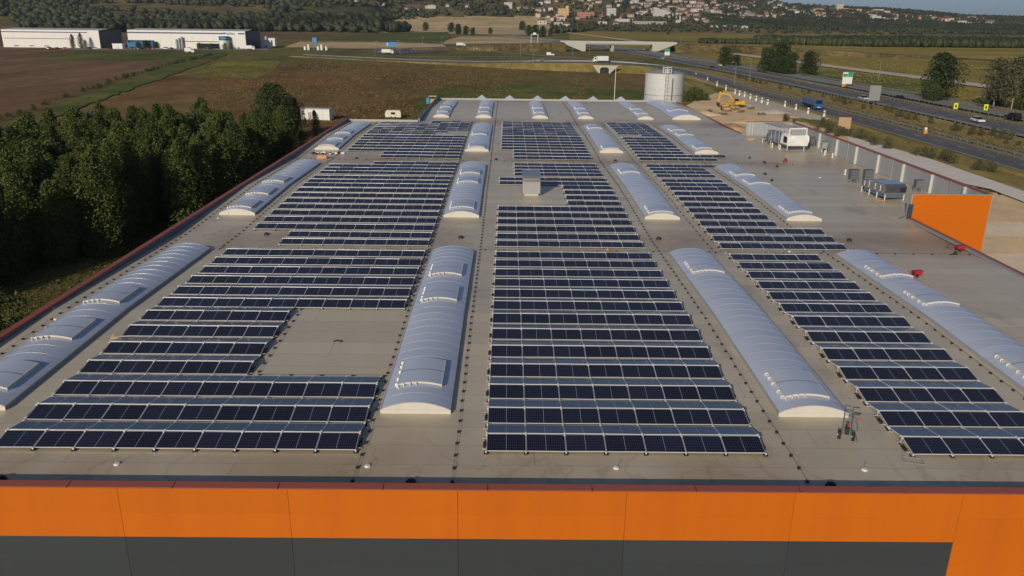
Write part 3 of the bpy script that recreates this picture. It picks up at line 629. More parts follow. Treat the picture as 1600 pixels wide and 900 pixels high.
# guard rails
def guard(pts, off, label, z=.5, a=0, b_=None, step=3.):
    P = pts[a:b_]; r = [q[0] for q in ribbon(P, off, off, z)]
    t = thing('guard_rail', label, 'guard rail', tuple(r[0])); o = Vector(r[0]); m1 = MB(); m2 = MB()
    for p, q in zip(r[:-1], r[1:]):
        p = p-o; q = q-o; d = (q-p); L_ = d.length
        m1.add([p+Vector((-.05, 0, .45)), q+Vector((-.05, 0, .45)), q+Vector((-.05, 0, .78)), p+Vector((-.05, 0, .78)), p+Vector((.05, 0, .45)), q+Vector((.05, 0, .45)), q+Vector((.05, 0, .78)), p+Vector((.05, 0, .78))], [(0, 1, 2, 3), (7, 6, 5, 4), (3, 2, 6, 7), (0, 4, 5, 1)])
        for k in range(int(L_/step)): s = p+d*(k*step/L_); m2.box(s.x-.07, s.x+.07, s.y-.07, s.y+.07, s.z-.3, s.z+.7)
    obj('rail', m1.mesh('rail', M_steel), t); tag(obj('posts', m2.mesh('posts', M_steel), t), kind='stuff')
guard(near, 6.1, 'guard rail on the far side of the slip road')
guard(mainr, -7.6, 'guard rail on the near side of the motorway')
guard(mainr, 7.6, 'guard rail on the central reservation beside the dark carriageway')
guard(farr, -6.4, 'guard rail on the central reservation beside the pale carriageway')
guard(farr, 6.6, 'guard rail on the outer edge of the pale carriageway')
# white delineator posts
dm = MB(); dm.box(-.18, .18, -.12, .12, 0, 1.25); dm.prism([(-.18, 1.25), (.18, 1.25), (0, 1.5)], -.12, .12, axis='y'); dme = dm.mesh('post', M_white)
bm_ = MB(); bm_.box(-.19, .19, -.13, .13, .9, 1.1); bme = bm_.mesh('reflector_band', M_dark)
DEL = [(1055, 113), (1087, 121), (1105, 128), (1120, 135), (1134, 141), (1148, 148), (1155, 150.5), (1163, 152.5), (1172, 156), (1181, 159), (1190, 162), (1199, 165), (1226, 168), (1243, 173), (1262, 179), (1287, 184)]
for k, (px, py) in enumerate(DEL):
    p = G(px, py); t = thing('marker_post', 'white marker post along the slip road, '+ONES[k]+' counted from the tank', 'marker post', (p.x, p.y, GZ), 0, 'white marker posts along the slip road'); t.scale = (1.5, 1.5, 1.5)
    obj('post', dme, t); obj('reflector_band', bme, t)
# lamp posts
lm = MB(); lm.tube((0, 0, 0), (0, 0, 10), .11, .06, 6); lme = lm.mesh('pole', M_steel); la = MB(); la.tube((0, 0, 10), (1.2, 0, 10.3), .05, n=5); la.box(1, 1.9, -.15, .15, 10.2, 10.4); lae = la.mesh('lamp_head', M_steel)
LP = [(586, 87), (625, 86), (833, 109), (895, 87), (813, 89), (1124, 78), (1163, 79), (1195, 78), (1215, 77), (1256, 74), (1350, 78), (1225, 92), (1147, 134), (1171, 125), (921, 86), (765, 82), (740, 80), (690, 76), (660, 77), (1372, 128), (1063, 72), (1318, 76)]
for k, (px, py) in enumerate(LP):
    p = G(px, py); side = 'at the left of the link road' if px < 800 else 'near the culvert' if px < 1000 else 'along the motorway'
    t = thing('street_lamp', ONES[k % 20]+f' slim street lamp {side}, counted from left' if k < 20 else 'slim street lamp beyond the hedge', 'street lamp', (p.x, p.y, GZ), random.choice([0, 3.14]), 'street lamps by the roads'); obj('pole', lme, t); obj('lamp_head', lae, t)
b = MB(); t = thing('flag_pole', 'thin white pole rising behind the far roof edge', 'pole', (27, 205, GZ)); b.tube((0, 0, 0), (0, 0, 16.2), .12, .07, 8); obj('mast', b.mesh('mast', M_white), t); b = MB(); b.box(-.4, .4, -.4, .4, 0, .3); obj('base', b.mesh('base', M_conc), t)
# signs
def sign(name, label, x, y, w_, h, z0, m, rz=0, legs=2, extra=None, back=None):
    t = thing(name, label, 'sign', (x, y, GZ+.3), rz)
    b = MB(); b.box(-w_/2, w_/2, -.06, .06, z0, z0+h); obj('board', b.mesh('board', m), t)
    for k in range(legs):
        b = MB(); xx = -w_/2+.3+k*(w_-.6)/max(1, legs-1); b.tube((xx, .12, -.3), (xx, .12, z0+h*.8), .08, n=6); obj('leg', b.mesh('leg', M_steel), t)
    if extra: extra(t)
    return t
def grn(t):
    b = MB(); b.box(-2.1, -.1, -.1, -.07, 4.6, 5.9); obj('panel', b.mesh('panel', M_green), t); b = MB(); b.box(.05, 2.1, -.1, -.07, 4.6, 6.6); obj('panel', b.mesh('panel', M_green), t)
    b = MB(); b.ball((-1.2, -.3, 1.1), .55, n=8); b.box(-2, -.5, -.2, .1, .4, 1.4); obj('warning_panel', b.mesh('warning_panel', M_yellow), t)
p = G(1322, 138); sign('motorway_sign', 'green and white motorway sign with yellow plate below', p.x, p.y, 4.4, 5, 1.6, M_white, extra=grn)
p = G(1042, 90); sign('motorway_sign', 'small green and white sign beside the motorway near the bridge', p.x, p.y, 4, 2.6, 1.4, M_white, extra=lambda t: obj('panel', (lambda b: (b.box(-2, 2, -.1, -.07, 4.0, 6.2), b.mesh('panel', M_green))[1])(MB()), t))
p = G(1364, 166); sign('motorway_sign', 'large grey sign back on three legs in the motorway verge', p.x, p.y, 3.9, 5.2, 1.6, mat('sign_back', (.32, .34, .33), .5, .3), legs=3)
p = G(1317, 212); sign('billboard', 'pale wooden board on two posts beside the slip road', p.x, p.y, 3.1, 2.9, 1.5, mat('plywood', (.50, .33, .19), .7, col2=(.42, .26, .14), scale=1.5), rz=-.1)
p = G(612, 79); t = sign('gantry_sign', 'large blue direction sign over the far car park', p.x, p.y, 9.2, 3.2, 3.2, M_bsign, extra=lambda t: [obj('panel', (lambda b: (b.box(x0, x1, -.1, -.07, z0, z1), b.mesh('panel', M_white))[1])(MB()), t) for x0, x1, z0, z1 in [(-3.9, -3.1, 3.8, 5.8)]])
for px, py, lab in [(1171, 172, 'left'), (1356, 174, 'right')]:
    p = G(px*0+({'left': 1492, 'right': 1539}[lab]), {'left': 174, 'right': 176}[lab]); sign('warning_sign', f'{lab} of two bright yellow panels on the central reservation', p.x, p.y, 1.35, 1.9, .5, mat('fluorescent_yellow', (.75, .78, .02), .5), extra=lambda t: obj('symbol', (lambda b: (b.box(-.25, .25, -.09, -.06, .9, 1.9), b.mesh('symbol', M_dark))[1])(MB()), t))
p = G(1445, 212); t = thing('traffic_beacon', 'orange and white beacon behind the slip road guard rail', 'beacon', (p.x, p.y, GZ+.4)); t.scale = (.75, .75, .85); b = MB(); b.box(-.6, .6, -.3, .3, 0, 1.2); obj('base', b.mesh('base', mat('beacon_orange', (.75, .27, .05), .5)), t); b = MB(); b.ball((0, 0, 1.6), .55, n=10); obj('head', b.mesh('head', M_white), t)
for px, py, lab in [(835, 67, 'white sign gantry on two legs left of the copse')]:
    p = G(px, py); t = thing('sign_gantry', lab, 'sign', (p.x, p.y, GZ)); 
    for x in (-4, 4): b = MB(); b.tube((x, 0, 0), (x, 0, 9), .3, n=6); obj('leg', b.mesh('leg', M_white), t)
    b = MB(); b.box(-4.3, 4.3, -.2, .2, 9, 9.6); obj('beam', b.mesh('beam', M_white), t); b = MB(); b.box(-1.8, 1.8, -.3, -.21, 9.2, 11.5); obj('board', b.mesh('board', M_white), t)

#=========================================================================== VEHICLES
def car_mesh(kind):
    if kind == 'car': pr = [(-2.15, .35), (-2.2, .75), (-2.0, .95), (-1.35, 1.02), (2.0, .82), (2.2, .6), (2.15, .35)]; cb = [(-1.75, .95), (-1.35, 1.42), (.15, 1.45), (1.0, .93)]
    elif kind == 'suv': pr = [(-2.2, .4), (-2.25, .9), (-2.15, 1.1), (1.0, 1.1), (2.1, .98), (2.25, .7), (2.2, .4)]; cb = [(-2.1, 1.08), (-1.8, 1.7), (.4, 1.72), (1.15, 1.08)]
    else: pr = [(-2.6, .4), (-2.62, 1.3), (1.9, 1.3), (2.5, 1.05), (2.6, .7), (2.55, .4)]; cb = [(-2.6, 1.3), (-2.55, 2.25), (1.1, 2.25), (1.9, 1.28)]
    body = MB(); body.prism(pr, -.88, .88, axis='y'); 
    rf = [(cb[0][0]+.12, cb[0][1]), (cb[1][0], cb[1][1]), (cb[2][0], cb[2][1]), (cb[3][0]-.12, cb[3][1])]
    gl = MB(); gl.prism(cb, -.76, .76, axis='y')
    body.box(cb[1][0]+.02, cb[2][0]-.02, -.72, .72, cb[1][1]+.005, cb[1][1]+.05)
    if kind == 'van': body.box(-2.58, .2, -.80, .80, 1.3, 2.2)
    wh = MB(); wh.tube((0, -.12, 0), (0, .12, 0), .33, n=12); wh.tube((0, -.13, 0), (0, .13, 0), .19, n=10, mi=1)
    return body, gl, wh
CM = {k: car_mesh(k) for k in ('car', 'suv', 'van')}
CARC = {'white': (.75, .75, .74), 'silver': (.5, .52, .53), 'black': (.015, .015, .018), 'red': (.35, .02, .02), 'dark blue': (.02, .035, .08), 'grey': (.2, .21, .22)}
CMc = {}
def car(kind, col, label, x, y, rz, z=GZ+.52, s=1.08):
    key = (kind, col)
    if key not in CMc:
        b, g, wh = CM[kind]; m = mat('paint_'+col.replace(' ', '_'), CARC[col], .3, coat=.5)
        hl = MB(); xx = 2.2 if kind != 'van' else 2.56; hl.box(xx-.12, xx+.02, -.16, .16, .62, .78); CMc[key] = (b.mesh('body', m), g.mesh('windows', M_glassd), wh.mesh('wheel', M_tyre, M_alu), hl.mesh('headlight', M_white))
    B, Gl, Wh, Hl = CMc[key]
    t = thing('car' if kind != 'van' else 'van', label, 'car' if kind != 'van' else 'van', (x, y, z), rz); t.scale = (s, s, s)
    obj('body', B, t); obj('windows', Gl, t)
    for wx in (-1.35, 1.4):
        for wy in (-.82, .82): obj('wheel', Wh, t, (wx, wy, .33))
    for wy in (-.62, .62): obj('headlight', Hl, t, (0, wy, 0))
dn = R(-88)
def onroad(px, py, col, kind, label, rz=dn, s=1.08): p = G(px, py, GZ+.5); car(kind, col, label, p.x, p.y, rz, s=s)
onroad(1527, 191, 'white', 'car', 'white saloon car on the near motorway carriageway at the right', R(-92), 1.1)
onroad(1349, 156, 'silver', 'car', 'silver car left of the large grey sign back')
onroad(1404, 155, 'black', 'car', 'black car on the pale carriageway right of the grey sign', R(92))
onroad(1582, 187, 'black', 'suv', 'black suv on the pale carriageway at the right edge', R(92), 1.2)
onroad(1113, 108, 'dark blue', 'suv', 'dark blue car on the motorway above the tank')
onroad(1124, 103.5, 'white', 'car', 'white car on the pale carriageway above the tank', R(92))
onroad(1035, 92, 'silver', 'car', 'silver car on the motorway left of the green sign')
onroad(1012, 80, 'black', 'car', 'dark car emerging from under the bridge')
onroad(1005, 78, 'white', 'car', 'white car under the right end of the bridge')
onroad(1078, 94, 'grey', 'car', 'grey car on the pale carriageway before the trees', R(92))
onroad(860, 87, 'white', 'van', 'white van on the link road left of the culvert', 0., 1.15)
p = G(939, 93); 
# white lorry / bus at the culvert
def lorry(label, x, y, z, rz, L_, m, cabm, name='truck', cab=True, tip=False, s=1.):
    t = thing(name, label, 'truck', (x, y, z), rz); t.scale = (s, s, s)
    b = MB(); b.box(-L_/2, L_/2-1.9, -1.2, 1.2, .9, 1.1); obj('chassis', b.mesh('chassis', M_dark), t)
    b = MB()
    if tip:
        b.prism([(-L_/2, 1.3), (-L_/2, 2.9), (L_/2-2.3, 3.0), (L_/2-2.3, 1.3)], -1.25, -1.15, axis='y'); b.prism([(-L_/2, 1.3), (-L_/2, 2.9), (L_/2-2.3, 3.0), (L_/2-2.3, 1.3)], 1.15, 1.25, axis='y'); b.box(-L_/2, L_/2-2.3, -1.14, 1.14, 1.3, 1.5); b.box(-L_/2, -L_/2+.1, -1.14, 1.14, 1.5, 2.8); b.box(L_/2-2.4, L_/2-2.3, -1.14, 1.14, 1.5, 3.2)
        for k in range(6): b.box(-L_/2+.3+k*(L_-3)/6, -L_/2+.42+k*(L_-3)/6, -1.31, 1.31, 1.35, 2.85)
    else: b.box(-L_/2, L_/2-2.2, -1.25, 1.25, 1.15, 3.6)
    obj('dump_body' if tip else 'cargo_box', b.mesh('cargo', m), t)
    b = MB(); b.prism([(L_/2-2, .6), (L_/2-2, 3.1), (L_/2-.5, 3.2), (L_/2, 1.9), (L_/2+.02, .6)], -1.2, 1.2, axis='y'); obj('cab', b.mesh('cab', cabm), t)
    b = MB(); b.prism([(L_/2-.42, 3.02), (L_/2-.46, 3.05), (L_/2+.0, 1.98), (L_/2+.05, 1.98)], -1.05, 1.05, axis='y'); b.box(L_/2-1.6, L_/2-.7, -1.22, 1.22, 2.0, 2.8); obj('windscreen', b.mesh('windscreen', M_glassd), t)
    b = MB(); b.box(L_/2+.03, L_/2+.08, -.5, .5, .75, .95); obj('number_plate', b.mesh('number_plate', M_white), t)
    wm = MB(); wm.tube((0, -.16, 0), (0, .16, 0), .5, n=12); wm.tube((0, -.18, 0), (0, .18, 0), .25, n=8, mi=1); wme = wm.mesh('wheel', M_tyre, M_alu)
    for wx in (L_/2-1.2, -L_/2+1, -L_/2+2.3) + ((L_/2-2.9,) if tip else ()):
        for wy in (-1.05, 1.05): obj('wheel', wme, t, (wx, wy, .5))
    return t
lorry('blue tipper lorry driving along the slip road', 101.8, 271, GZ+.57, R(-91), 13.5, mat('blue_body', (.05, .12, .22), .5), M_bluep, tip=True)
lorry('white lorry passing above the culvert portal', 52, 462, -5.4, R(185), 8.5, M_white, M_white)
p = G(606, 85); lorry('white lorry parked below the blue direction sign', p.x, p.y, GZ+.3, 0, 9, M_white, M_white)
p = G(393, 78); lorry('white lorry parked at the navy end wall of the factory', p.x, p.y-10, GZ+.3, 0, 12, M_white, M_white)
p = G(297, 83); lorry('white lorry on the green strip before the factory', p.x, p.y, GZ+.1, 0, 7, M_white, M_white)
p = G(720, 73); lorry('white lorry on the far car park beside the tan field', p.x, p.y, GZ+.3, R(10), 9, M_white, M_white)
cols = ['white', 'black', 'silver', 'grey', 'dark blue', 'red']
for k, px in enumerate([78, 90, 103, 140, 150, 172, 208, 214, 222, 229, 237, 248, 258, 268, 296, 322, 384, 596, 640]):
    c0 = cols[(k*5+px) % 6]; p = G(px, 77.6 if px < 500 else 82); wh_ = 'before the left hall' if px < 180 else 'before the white factory' if px < 500 else 'on the far car park'
    car('car' if k % 3 else 'suv', c0, f'{c0} car parked {wh_}, {ONES[k]} from the left', p.x, p.y, random.choice([0, 3.1, 1.4]), z=GZ+.25)
# excavator, roller and loader on the sand
def excavator(label, x, y, rz):
    t = thing('excavator', label, 'excavator', (x, y, GZ+.4), rz); t.scale = (.87, .87, .87)
    for yy in (-1.3, 1.3):
        b = MB(); b.prism([(-2, .2), (-1.8, 0), (1.8, 0), (2, .2), (2, .7), (1.8, .9), (-1.8, .9), (-2, .7)], yy-.3, yy+.3, axis='y'); obj('track', b.mesh('track', M_dark), t)
    b = MB(); b.box(-2.2, 1.4, -1.4, 1.4, 1.0, 2.2); b.box(-2.3, -1, -1.3, 1.3, 1.1, 2.5); obj('body', b.mesh('body', M_yellow), t)
    b = MB(); b.box(.2, 1.7, .3, 1.35, 1.6, 3.2); obj('cab', b.mesh('cab', M_glassd), t)
    b = MB(); b.box(.15, 1.75, .25, 1.4, 3.2, 3.35); obj('cab_roof', b.mesh('cab_roof', M_yellow), t)
    b = MB(); b.prism([(1.2, 1.8), (3.6, 5.0), (7.2, 5.4), (7.2, 4.9), (3.9, 4.3), (1.8, 1.5)], -.3, .3, axis='y'); obj('boom', b.mesh('boom', M_yellow), t)
    b = MB(); b.prism([(6.8, 5.7), (7.5, 5.6), (7.9, 1.5), (7.4, 1.5)], -.22, .22, axis='y'); obj('arm', b.mesh('arm', M_yellow), t)
    b = MB(); b.prism([(7.2, 1.6), (8.2, 1.6), (8.0, .3), (7.0, .1)], -.6, .6, axis='y'); obj('bucket', b.mesh('bucket', M_dark), t)
excavator('large yellow excavator with raised boom on the sand', 77.6, 273, R(180))
def roller(label, x, y, rz):
    t = thing('road_roller', label, 'roller', (x, y, GZ+.4), rz)
    b = MB(); b.tube((1.5, -1, .75), (1.5, 1, .75), .75, n=18); obj('drum', b.mesh('drum', M_steel), t)
    b = MB(); b.box(-2, .5, -.9, .9, .7, 1.8); b.box(.4, 2.5, -1.1, -1, .6, 1); b.box(.4, 2.5, 1, 1.1, .6, 1); b.box(2.3, 2.5, -1.1, 1.1, .6, 1); obj('body', b.mesh('body', M_yellow), t)
    b = MB(); [b.tube((x_, y_, 1.8), (x_, y_, 2.9), .05, n=5) for x_ in (-.8, .4) for y_ in (-.7, .7)]; b.box(-1, .6, -.85, .85, 2.9, 3.0); obj('canopy', b.mesh('canopy', M_yellow), t)
    for yy in (-.8, .8): b = MB(); b.tube((-1.4, yy-.2, .7), (-1.4, yy+.2, .7), .7, n=14); obj('wheel', b.mesh('wheel', M_tyre), t)
roller('yellow road roller with wide drum on the sand', 70.3, 261, R(-90))
roller('smaller yellow roller behind the wide one', 73.6, 266, R(-60))
# heaps of sand
def heap(label, x, y, r, h, m=None):
    b = MB(); n = 18; vs = [(0, 0, h)]; k = 5
    for j in range(1, k+1):
        for i in range(n): a = 6.283*i/n; rr = r*j/k*random.uniform(.85, 1.15); vs.append((rr*math.cos(a)*1.3, rr*math.sin(a), max(0, h*(1-(j/k))**.9*random.uniform(.8, 1.15))-(.2 if j == k else 0)))
    fs = [(0, 1+i, 1+(i+1) % n) for i in range(n)]+[(1+(j-1)*n+i, 1+j*n+i, 1+j*n+(i+1) % n, 1+(j-1)*n+(i+1) % n) for j in range(1, k) for i in range(n)]
    b.add(vs, fs, 0, True); obj('sand_heap', b.mesh('sand_heap', m or F_sand), None, (x, y, GZ+.2), label=label, cat='heap')
heap('broad sand heap against the far right roof edge', 61, 250, 4.5, 1.2); heap('low sand heap in front of the roller', 70, 232, 5, .9); heap('orange tinted sand heap beside the roof edge', 60, 216, 5, 1.6, fieldmat('orange_sand', (.5, .29, .14), (.5, .35, .2), .2)); heap('pale gravel heap near the slip road', 85, 258, 5, 1.2, F_gravel)
for k, (px, py) in enumerate([(1173, 172), (1108, 176), (1130, 181), (1158, 177), (1190, 181)]):
    p = G(px, py); b = MB(); [b.box(-1.2+i*.5, -.8+i*.5, -.6+random.random()*.5, .6, 0, .3+random.random()*.4) for i in range(5)]; obj('rubble_pile', b.mesh('rubble_pile', mat('rubble', (.16, .13, .09), .9)), None, (p.x, p.y, GZ+.35), random.random(), ONES[k]+' dark rubble pile on the sand counted in from the excavator', 'rubble')
# roadside scrub
for k in range(46):
    px = random.uniform(1225, 1600); f = (px-1225)/375; py = 186+f*88+random.uniform(-2, 12); p = G(px, py)
    if p.x > 96: continue
    plant(K_bushp, 'bush', 'straw coloured shrub in the strip of rough grass beside the slip road', 'shrub', p.x, p.y, GZ, random.uniform(.35, .8), 'shrubs in the rough strip beside the slip road')
for k in range(60):
    y = random.uniform(130, 430); x = 127-(y-130)*.03+random.uniform(-5, 2); plant(K_bushp, 'bush', 'dry shrub in the verge between slip road and motorway', 'shrub', x, y, GZ+.3, random.uniform(.3, .7), 'shrubs in the motorway verge')
for k in range(110):
    t_ = random.random()**.8; a = Vector((-128, 205)); b2 = Vector((-205, 590)); q = a.lerp(b2, t_); plant(K_bush, 'bush', 'dark shrub in the green ditch strip across the brown fields', 'shrub', q.x-5+random.uniform(-1.5, 1.5)-6*math.sin(t_*3), q.y, GZ, random.uniform(.3, .62), 'shrubs along the ditch')
for px, py, s in [(1075, 160, 1.3), (1085, 158, 1.5), (1095, 157, 1.2), (1070, 156, 1.0), (1104, 158, .9)]:
    p = G(px, py); plant(K_bush, 'bush', f'green bush beside the water tank, {ONES[[1070,1075,1085,1095,1104].index(px)]} out from it', 'bush', p.x, p.y, GZ, s)
# rough grass tufts of the corner below the left wall and the grove floor
n = 60000; x = rng.uniform(-95, -31, n); y = rng.uniform(38, 150, n)
P = np.stack([x, y, np.full(n, GZ+.12)], 1); me = quads_mesh('rough_grass', P, rng.uniform(.06, .18, n), leafmat('tuft_grass', (.05, .05, .018), (.15, .125, .05)), rng.uniform(0, 1, n)); obj('rough_grass', me, kind='stuff', label='rough grass on the ground between grove and left wall', cat='grass')
n = 60000; y = rng.uniform(100, 420, n); x = 122-(y-100)*.035+rng.uniform(-12, 8, n); P = np.stack([x, y, np.full(n, GZ+.5)], 1)
y2 = rng.uniform(110, 235, n//2); x2 = rng.uniform(84, 99, n//2); P = np.concatenate([P, np.stack([x2, y2, np.full(n//2, GZ+.2)], 1)])
me = quads_mesh('verge_grass', P, rng.uniform(.06, .22, len(P)), leafmat('verge_tufts', (.075, .075, .025), (.24, .18, .08)), rng.uniform(0, 1, len(P))); obj('verge_grass', me, kind='stuff', label='tall dry grass in the verges beside the slip road', cat='grass')
n = 20000; x = rng.uniform(-20, 62, n); y = rng.uniform(190, 290, n); P = np.stack([x, y, np.full(n, GZ+.15)], 1)
me = quads_mesh('meadow_grass', P, rng.uniform(.1, .3, n), leafmat('meadow_tufts', (.045, .06, .018), (.10, .10, .035)), rng.uniform(0, 1, n)); obj('meadow_grass', me, kind='stuff', label='green meadow grass behind the far roof edge', cat='grass')

#=========================================================================== MAIN WAREHOUSE
XL, XR, YF, YB, YN, XN = -28.9, 38.9, 27.0, 187.2, 145.6, -16.0
def roof_material():
    m = bpy.data.materials.new('roof_membrane'); m.use_nodes = True; n = m.node_tree; b = n.nodes['Principled BSDF']; b.inputs['Roughness'].default_value = .4; b.inputs['Specular IOR Level'].default_value = 1.0
    N = lambda k, **kw: (lambda q: ([setattr(q, a, v) for a, v in kw.items()], q)[1])(n.nodes.new(k))
    L = n.links.new; tc = N('ShaderNodeTexCoord')
    def noise(scale, detail, st): 
        mp = N('ShaderNodeMapping'); mp.inputs['Scale'].default_value = st; L(tc.outputs['Object'], mp.inputs[0]); t = N('ShaderNodeTexNoise'); t.inputs['Scale'].default_value = scale; t.inputs['Detail'].default_value = detail; L(mp.outputs[0], t.inputs[0]); return t.outputs[0]
    def rng_(s, a, b_, c, d): r = N('ShaderNodeMapRange'); r.inputs[1].default_value = a; r.inputs[2].default_value = b_; r.inputs[3].default_value = c; r.inputs[4].default_value = d; L(s, r.inputs[0]); return r.outputs[0]
    def mix(f, a, b_, bt='MIX'):
        x = N('ShaderNodeMix', data_type='RGBA', blend_type=bt)
        if isinstance(f, float): x.inputs[0].default_value = f
        else: L(f, x.inputs[0])
        for s, v in ((6, a), (7, b_)):
            if isinstance(v, tuple): x.inputs[s].default_value = (*v, 1)
            else: L(v, x.inputs[s])
        return x.outputs[2]
    c = mix(rng_(noise(.07, 6, (1, 1, 1)), .35, .65, 0, 1), (.58, .505, .355), (.54, .48, .355))
    c = mix(rng_(noise(.9, 5, (1, .12, 1)), .35, .7, 0, .45), c, (.52, .44, .305))           # streaks of dust
    # dirt collected in the drainage valleys
    sx = N('ShaderNodeSeparateXYZ'); L(tc.outputs['Object'], sx.inputs[0])
    def math_(op, a, b_=None):
        q = N('ShaderNodeMath', operation=op)
        for i, v in enumerate((a, b_)):
            if v is None: continue
            if isinstance(v, (int, float)): q.inputs[i].default_value = v
            else: L(v, q.inputs[i])
        return q.outputs[0]
    ph = math_('SUBTRACT', math_('PINGPONG', math_('SUBTRACT', sx.outputs[1], 27.2), 19.7), 0.)
    dist = rng_(ph, 0, 8.5, 1, 0); dm_ = math_('MULTIPLY', dist, rng_(noise(.14, 9, (1, .6, 1)), .36, .60, 0, 1))
    c = mix(dm_, c, (.38, .27, .15))
    c = mix(rng_(noise(.33, 8, (1, .4, 1)), .60, .68, 0, .5), c, (.36, .29, .195))
    nr = noise(.16, 7, (1, .7, 1)); tide = math_('LESS_THAN', math_('ABSOLUTE', math_('SUBTRACT', math_('FRACT', math_('MULTIPLY', nr, 9.0)), .5)), .07)
    c = mix(math_('MULTIPLY', math_('MULTIPLY', tide, dist), .4), c, (.30, .225, .14))
    sp = noise(5.5, 3, (1, 1, 1)); c = mix(rng_(sp, .70, .76, 0, .45), c, (.22, .19, .15))
    # welded laps every 1.6 m along x, staggered ends
    yy = math_('FRACT', math_('DIVIDE', sx.outputs[1], 1.6)); lap = math_('LESS_THAN', math_('ABSOLUTE', math_('SUBTRACT', yy, .5)), .014)
    xx = math_('FRACT', math_('DIVIDE', math_('ADD', sx.outputs[0], math_('MULTIPLY', math_('FLOOR', math_('DIVIDE', math_('ADD', sx.outputs[1], .8), 1.6)), 7.3)), 20.)); lap2 = math_('LESS_THAN', xx, .003)
    c = mix(math_('MULTIPLY', math_('MAXIMUM', lap, lap2), .32), c, (.12, .11, .10))
    rl = N('ShaderNodeCombineXYZ'); L(math_('FLOOR', math_('DIVIDE', math_('ADD', sx.outputs[1], .8), 1.6)), rl.inputs[0]); wn = N('ShaderNodeTexWhiteNoise', noise_dimensions='3D'); L(rl.outputs[0], wn.inputs[0])
    hs = N('ShaderNodeHueSaturation'); L(rng_(wn.outputs[0], 0, 1, .93, 1.07), hs.inputs['Value']); L(c, hs.inputs['Color'])
    L(hs.outputs[0], b.inputs['Base Color'])
    bp = N('ShaderNodeBump'); bp.inputs['Strength'].default_value = .35; bp.inputs['Distance'].default_value = .02; L(noise(1.6, 5, (1, 1, 1)), bp.inputs['Height']); L(bp.outputs[0], b.inputs['Normal'])
    return m
M_roof = roof_material()
WH = thing('warehouse_building', 'long orange and grey warehouse whose flat roof fills the view', 'warehouse')
brk = [27.35, 47.2, 66.6, 86.6, 106.4, 126.1, 145.3, 145.8, 165.4, 186.8]
b = MB()
for y0, y1 in zip(brk[:-1], brk[1:]):
    xl = XL+.3 if y1 < 145.5 else XN+.3
    xr = 45.8 if False else XR-.05
    b.add([(xl, y0, zroof(y0)), (xr, y0, zroof(y0)), (xr, y1, zroof(y1)), (xl, y1, zroof(y1))], [(0, 1, 2, 3)])
for y0, y1 in ((75.3, 86.6), (86.6, 106.4), (106.4, 126.1), (126.1, 131.2)): b.add([(XR-.05, y0, zroof(y0)), (46.6, y0, zroof(y0)), (46.6, y1, zroof(y1)), (XR-.05, y1, zroof(y1))], [(0, 1, 2, 3)])
obj('roof', b.mesh('roof', M_roof), WH)
# front facade: horizontal sandwich panels
JX = [-48.3+6.65*k for k in range(17)]; JX = [x for x in JX if x < 45]
JX = [-28.9]+[-21.75+6.65*k for k in range(0, 9)]+[39.0]
rows = [(.44, -.682, 0), (-.6835, -1.82, 0)]+[(-1.8225-1.13*k, -2.951-1.13*k, 1) for k in range(7)]
pm_cache = {}
for x0, x1 in zip(JX[:-1], JX[1:]):
    for (zt, zb, g) in rows:
        if g and x0 > 18.0: g = 0
        key = (round(x1-x0, 2), round(zt-zb, 2), g)
        if key not in pm_cache:
            wd, hg = x1-x0, zt-zb; b = MB(); e = .002
            b.prism([(.004, e*0), (0, e), (0, hg-e), (.004, hg), (.12, hg), (.12, 0)], .007, wd-.007)
            pm_cache[key] = b.mesh('wall_panel', M_grey if g else M_orange)
        obj('wall_panel', pm_cache[key], WH, (x0, YF, zb))
b = MB(); b.box(-28.9, 39, YF+.125, YF+.26, -10, .4); obj('backing_wall', b.mesh('backing_wall', mat('joint_dark', (.10, .035, .018), .8)), WH)
# coping pieces, front
cp = MB(); cp.prism([(-.03, .445), (-.03, .50), (.36, .53), (.36, .43)], .01, 4.07); cpe = cp.mesh('coping', M_red)
for k in range(17): obj('coping', cpe, WH, (-29.3+k*4.1, YF-.02, 0))
b = MB(); b.box(XL+.3, XR-.1, YF+.27, YF+.32, -.2, .40); obj('parapet_lining', b.mesh('parapet_lining', M_blue), WH)
# left wall
lw = MB(); lw.box(0, .25, .01, 6.5, -10, .42); lwe = lw.mesh('wall_panel', M_grey)
for k in range(18): obj('wall_panel', lwe, WH, (XL, YF+.3+k*6.56, 0))
cp = MB(); cp.prism([(-.04, .40), (-.04, .53), (.34, .50), (.34, .38)], .01, 4.07, axis='y'); cle = cp.mesh('coping', M_red)
for k in range(29): obj('coping', cle, WH, (XL, YF+.3+k*4.08, 0))
b = MB(); b.box(XL+.26, XL+.31, YF+.4, YN, -.2, .39); obj('parapet_lining', b.mesh('parapet_lining', M_blue), WH)
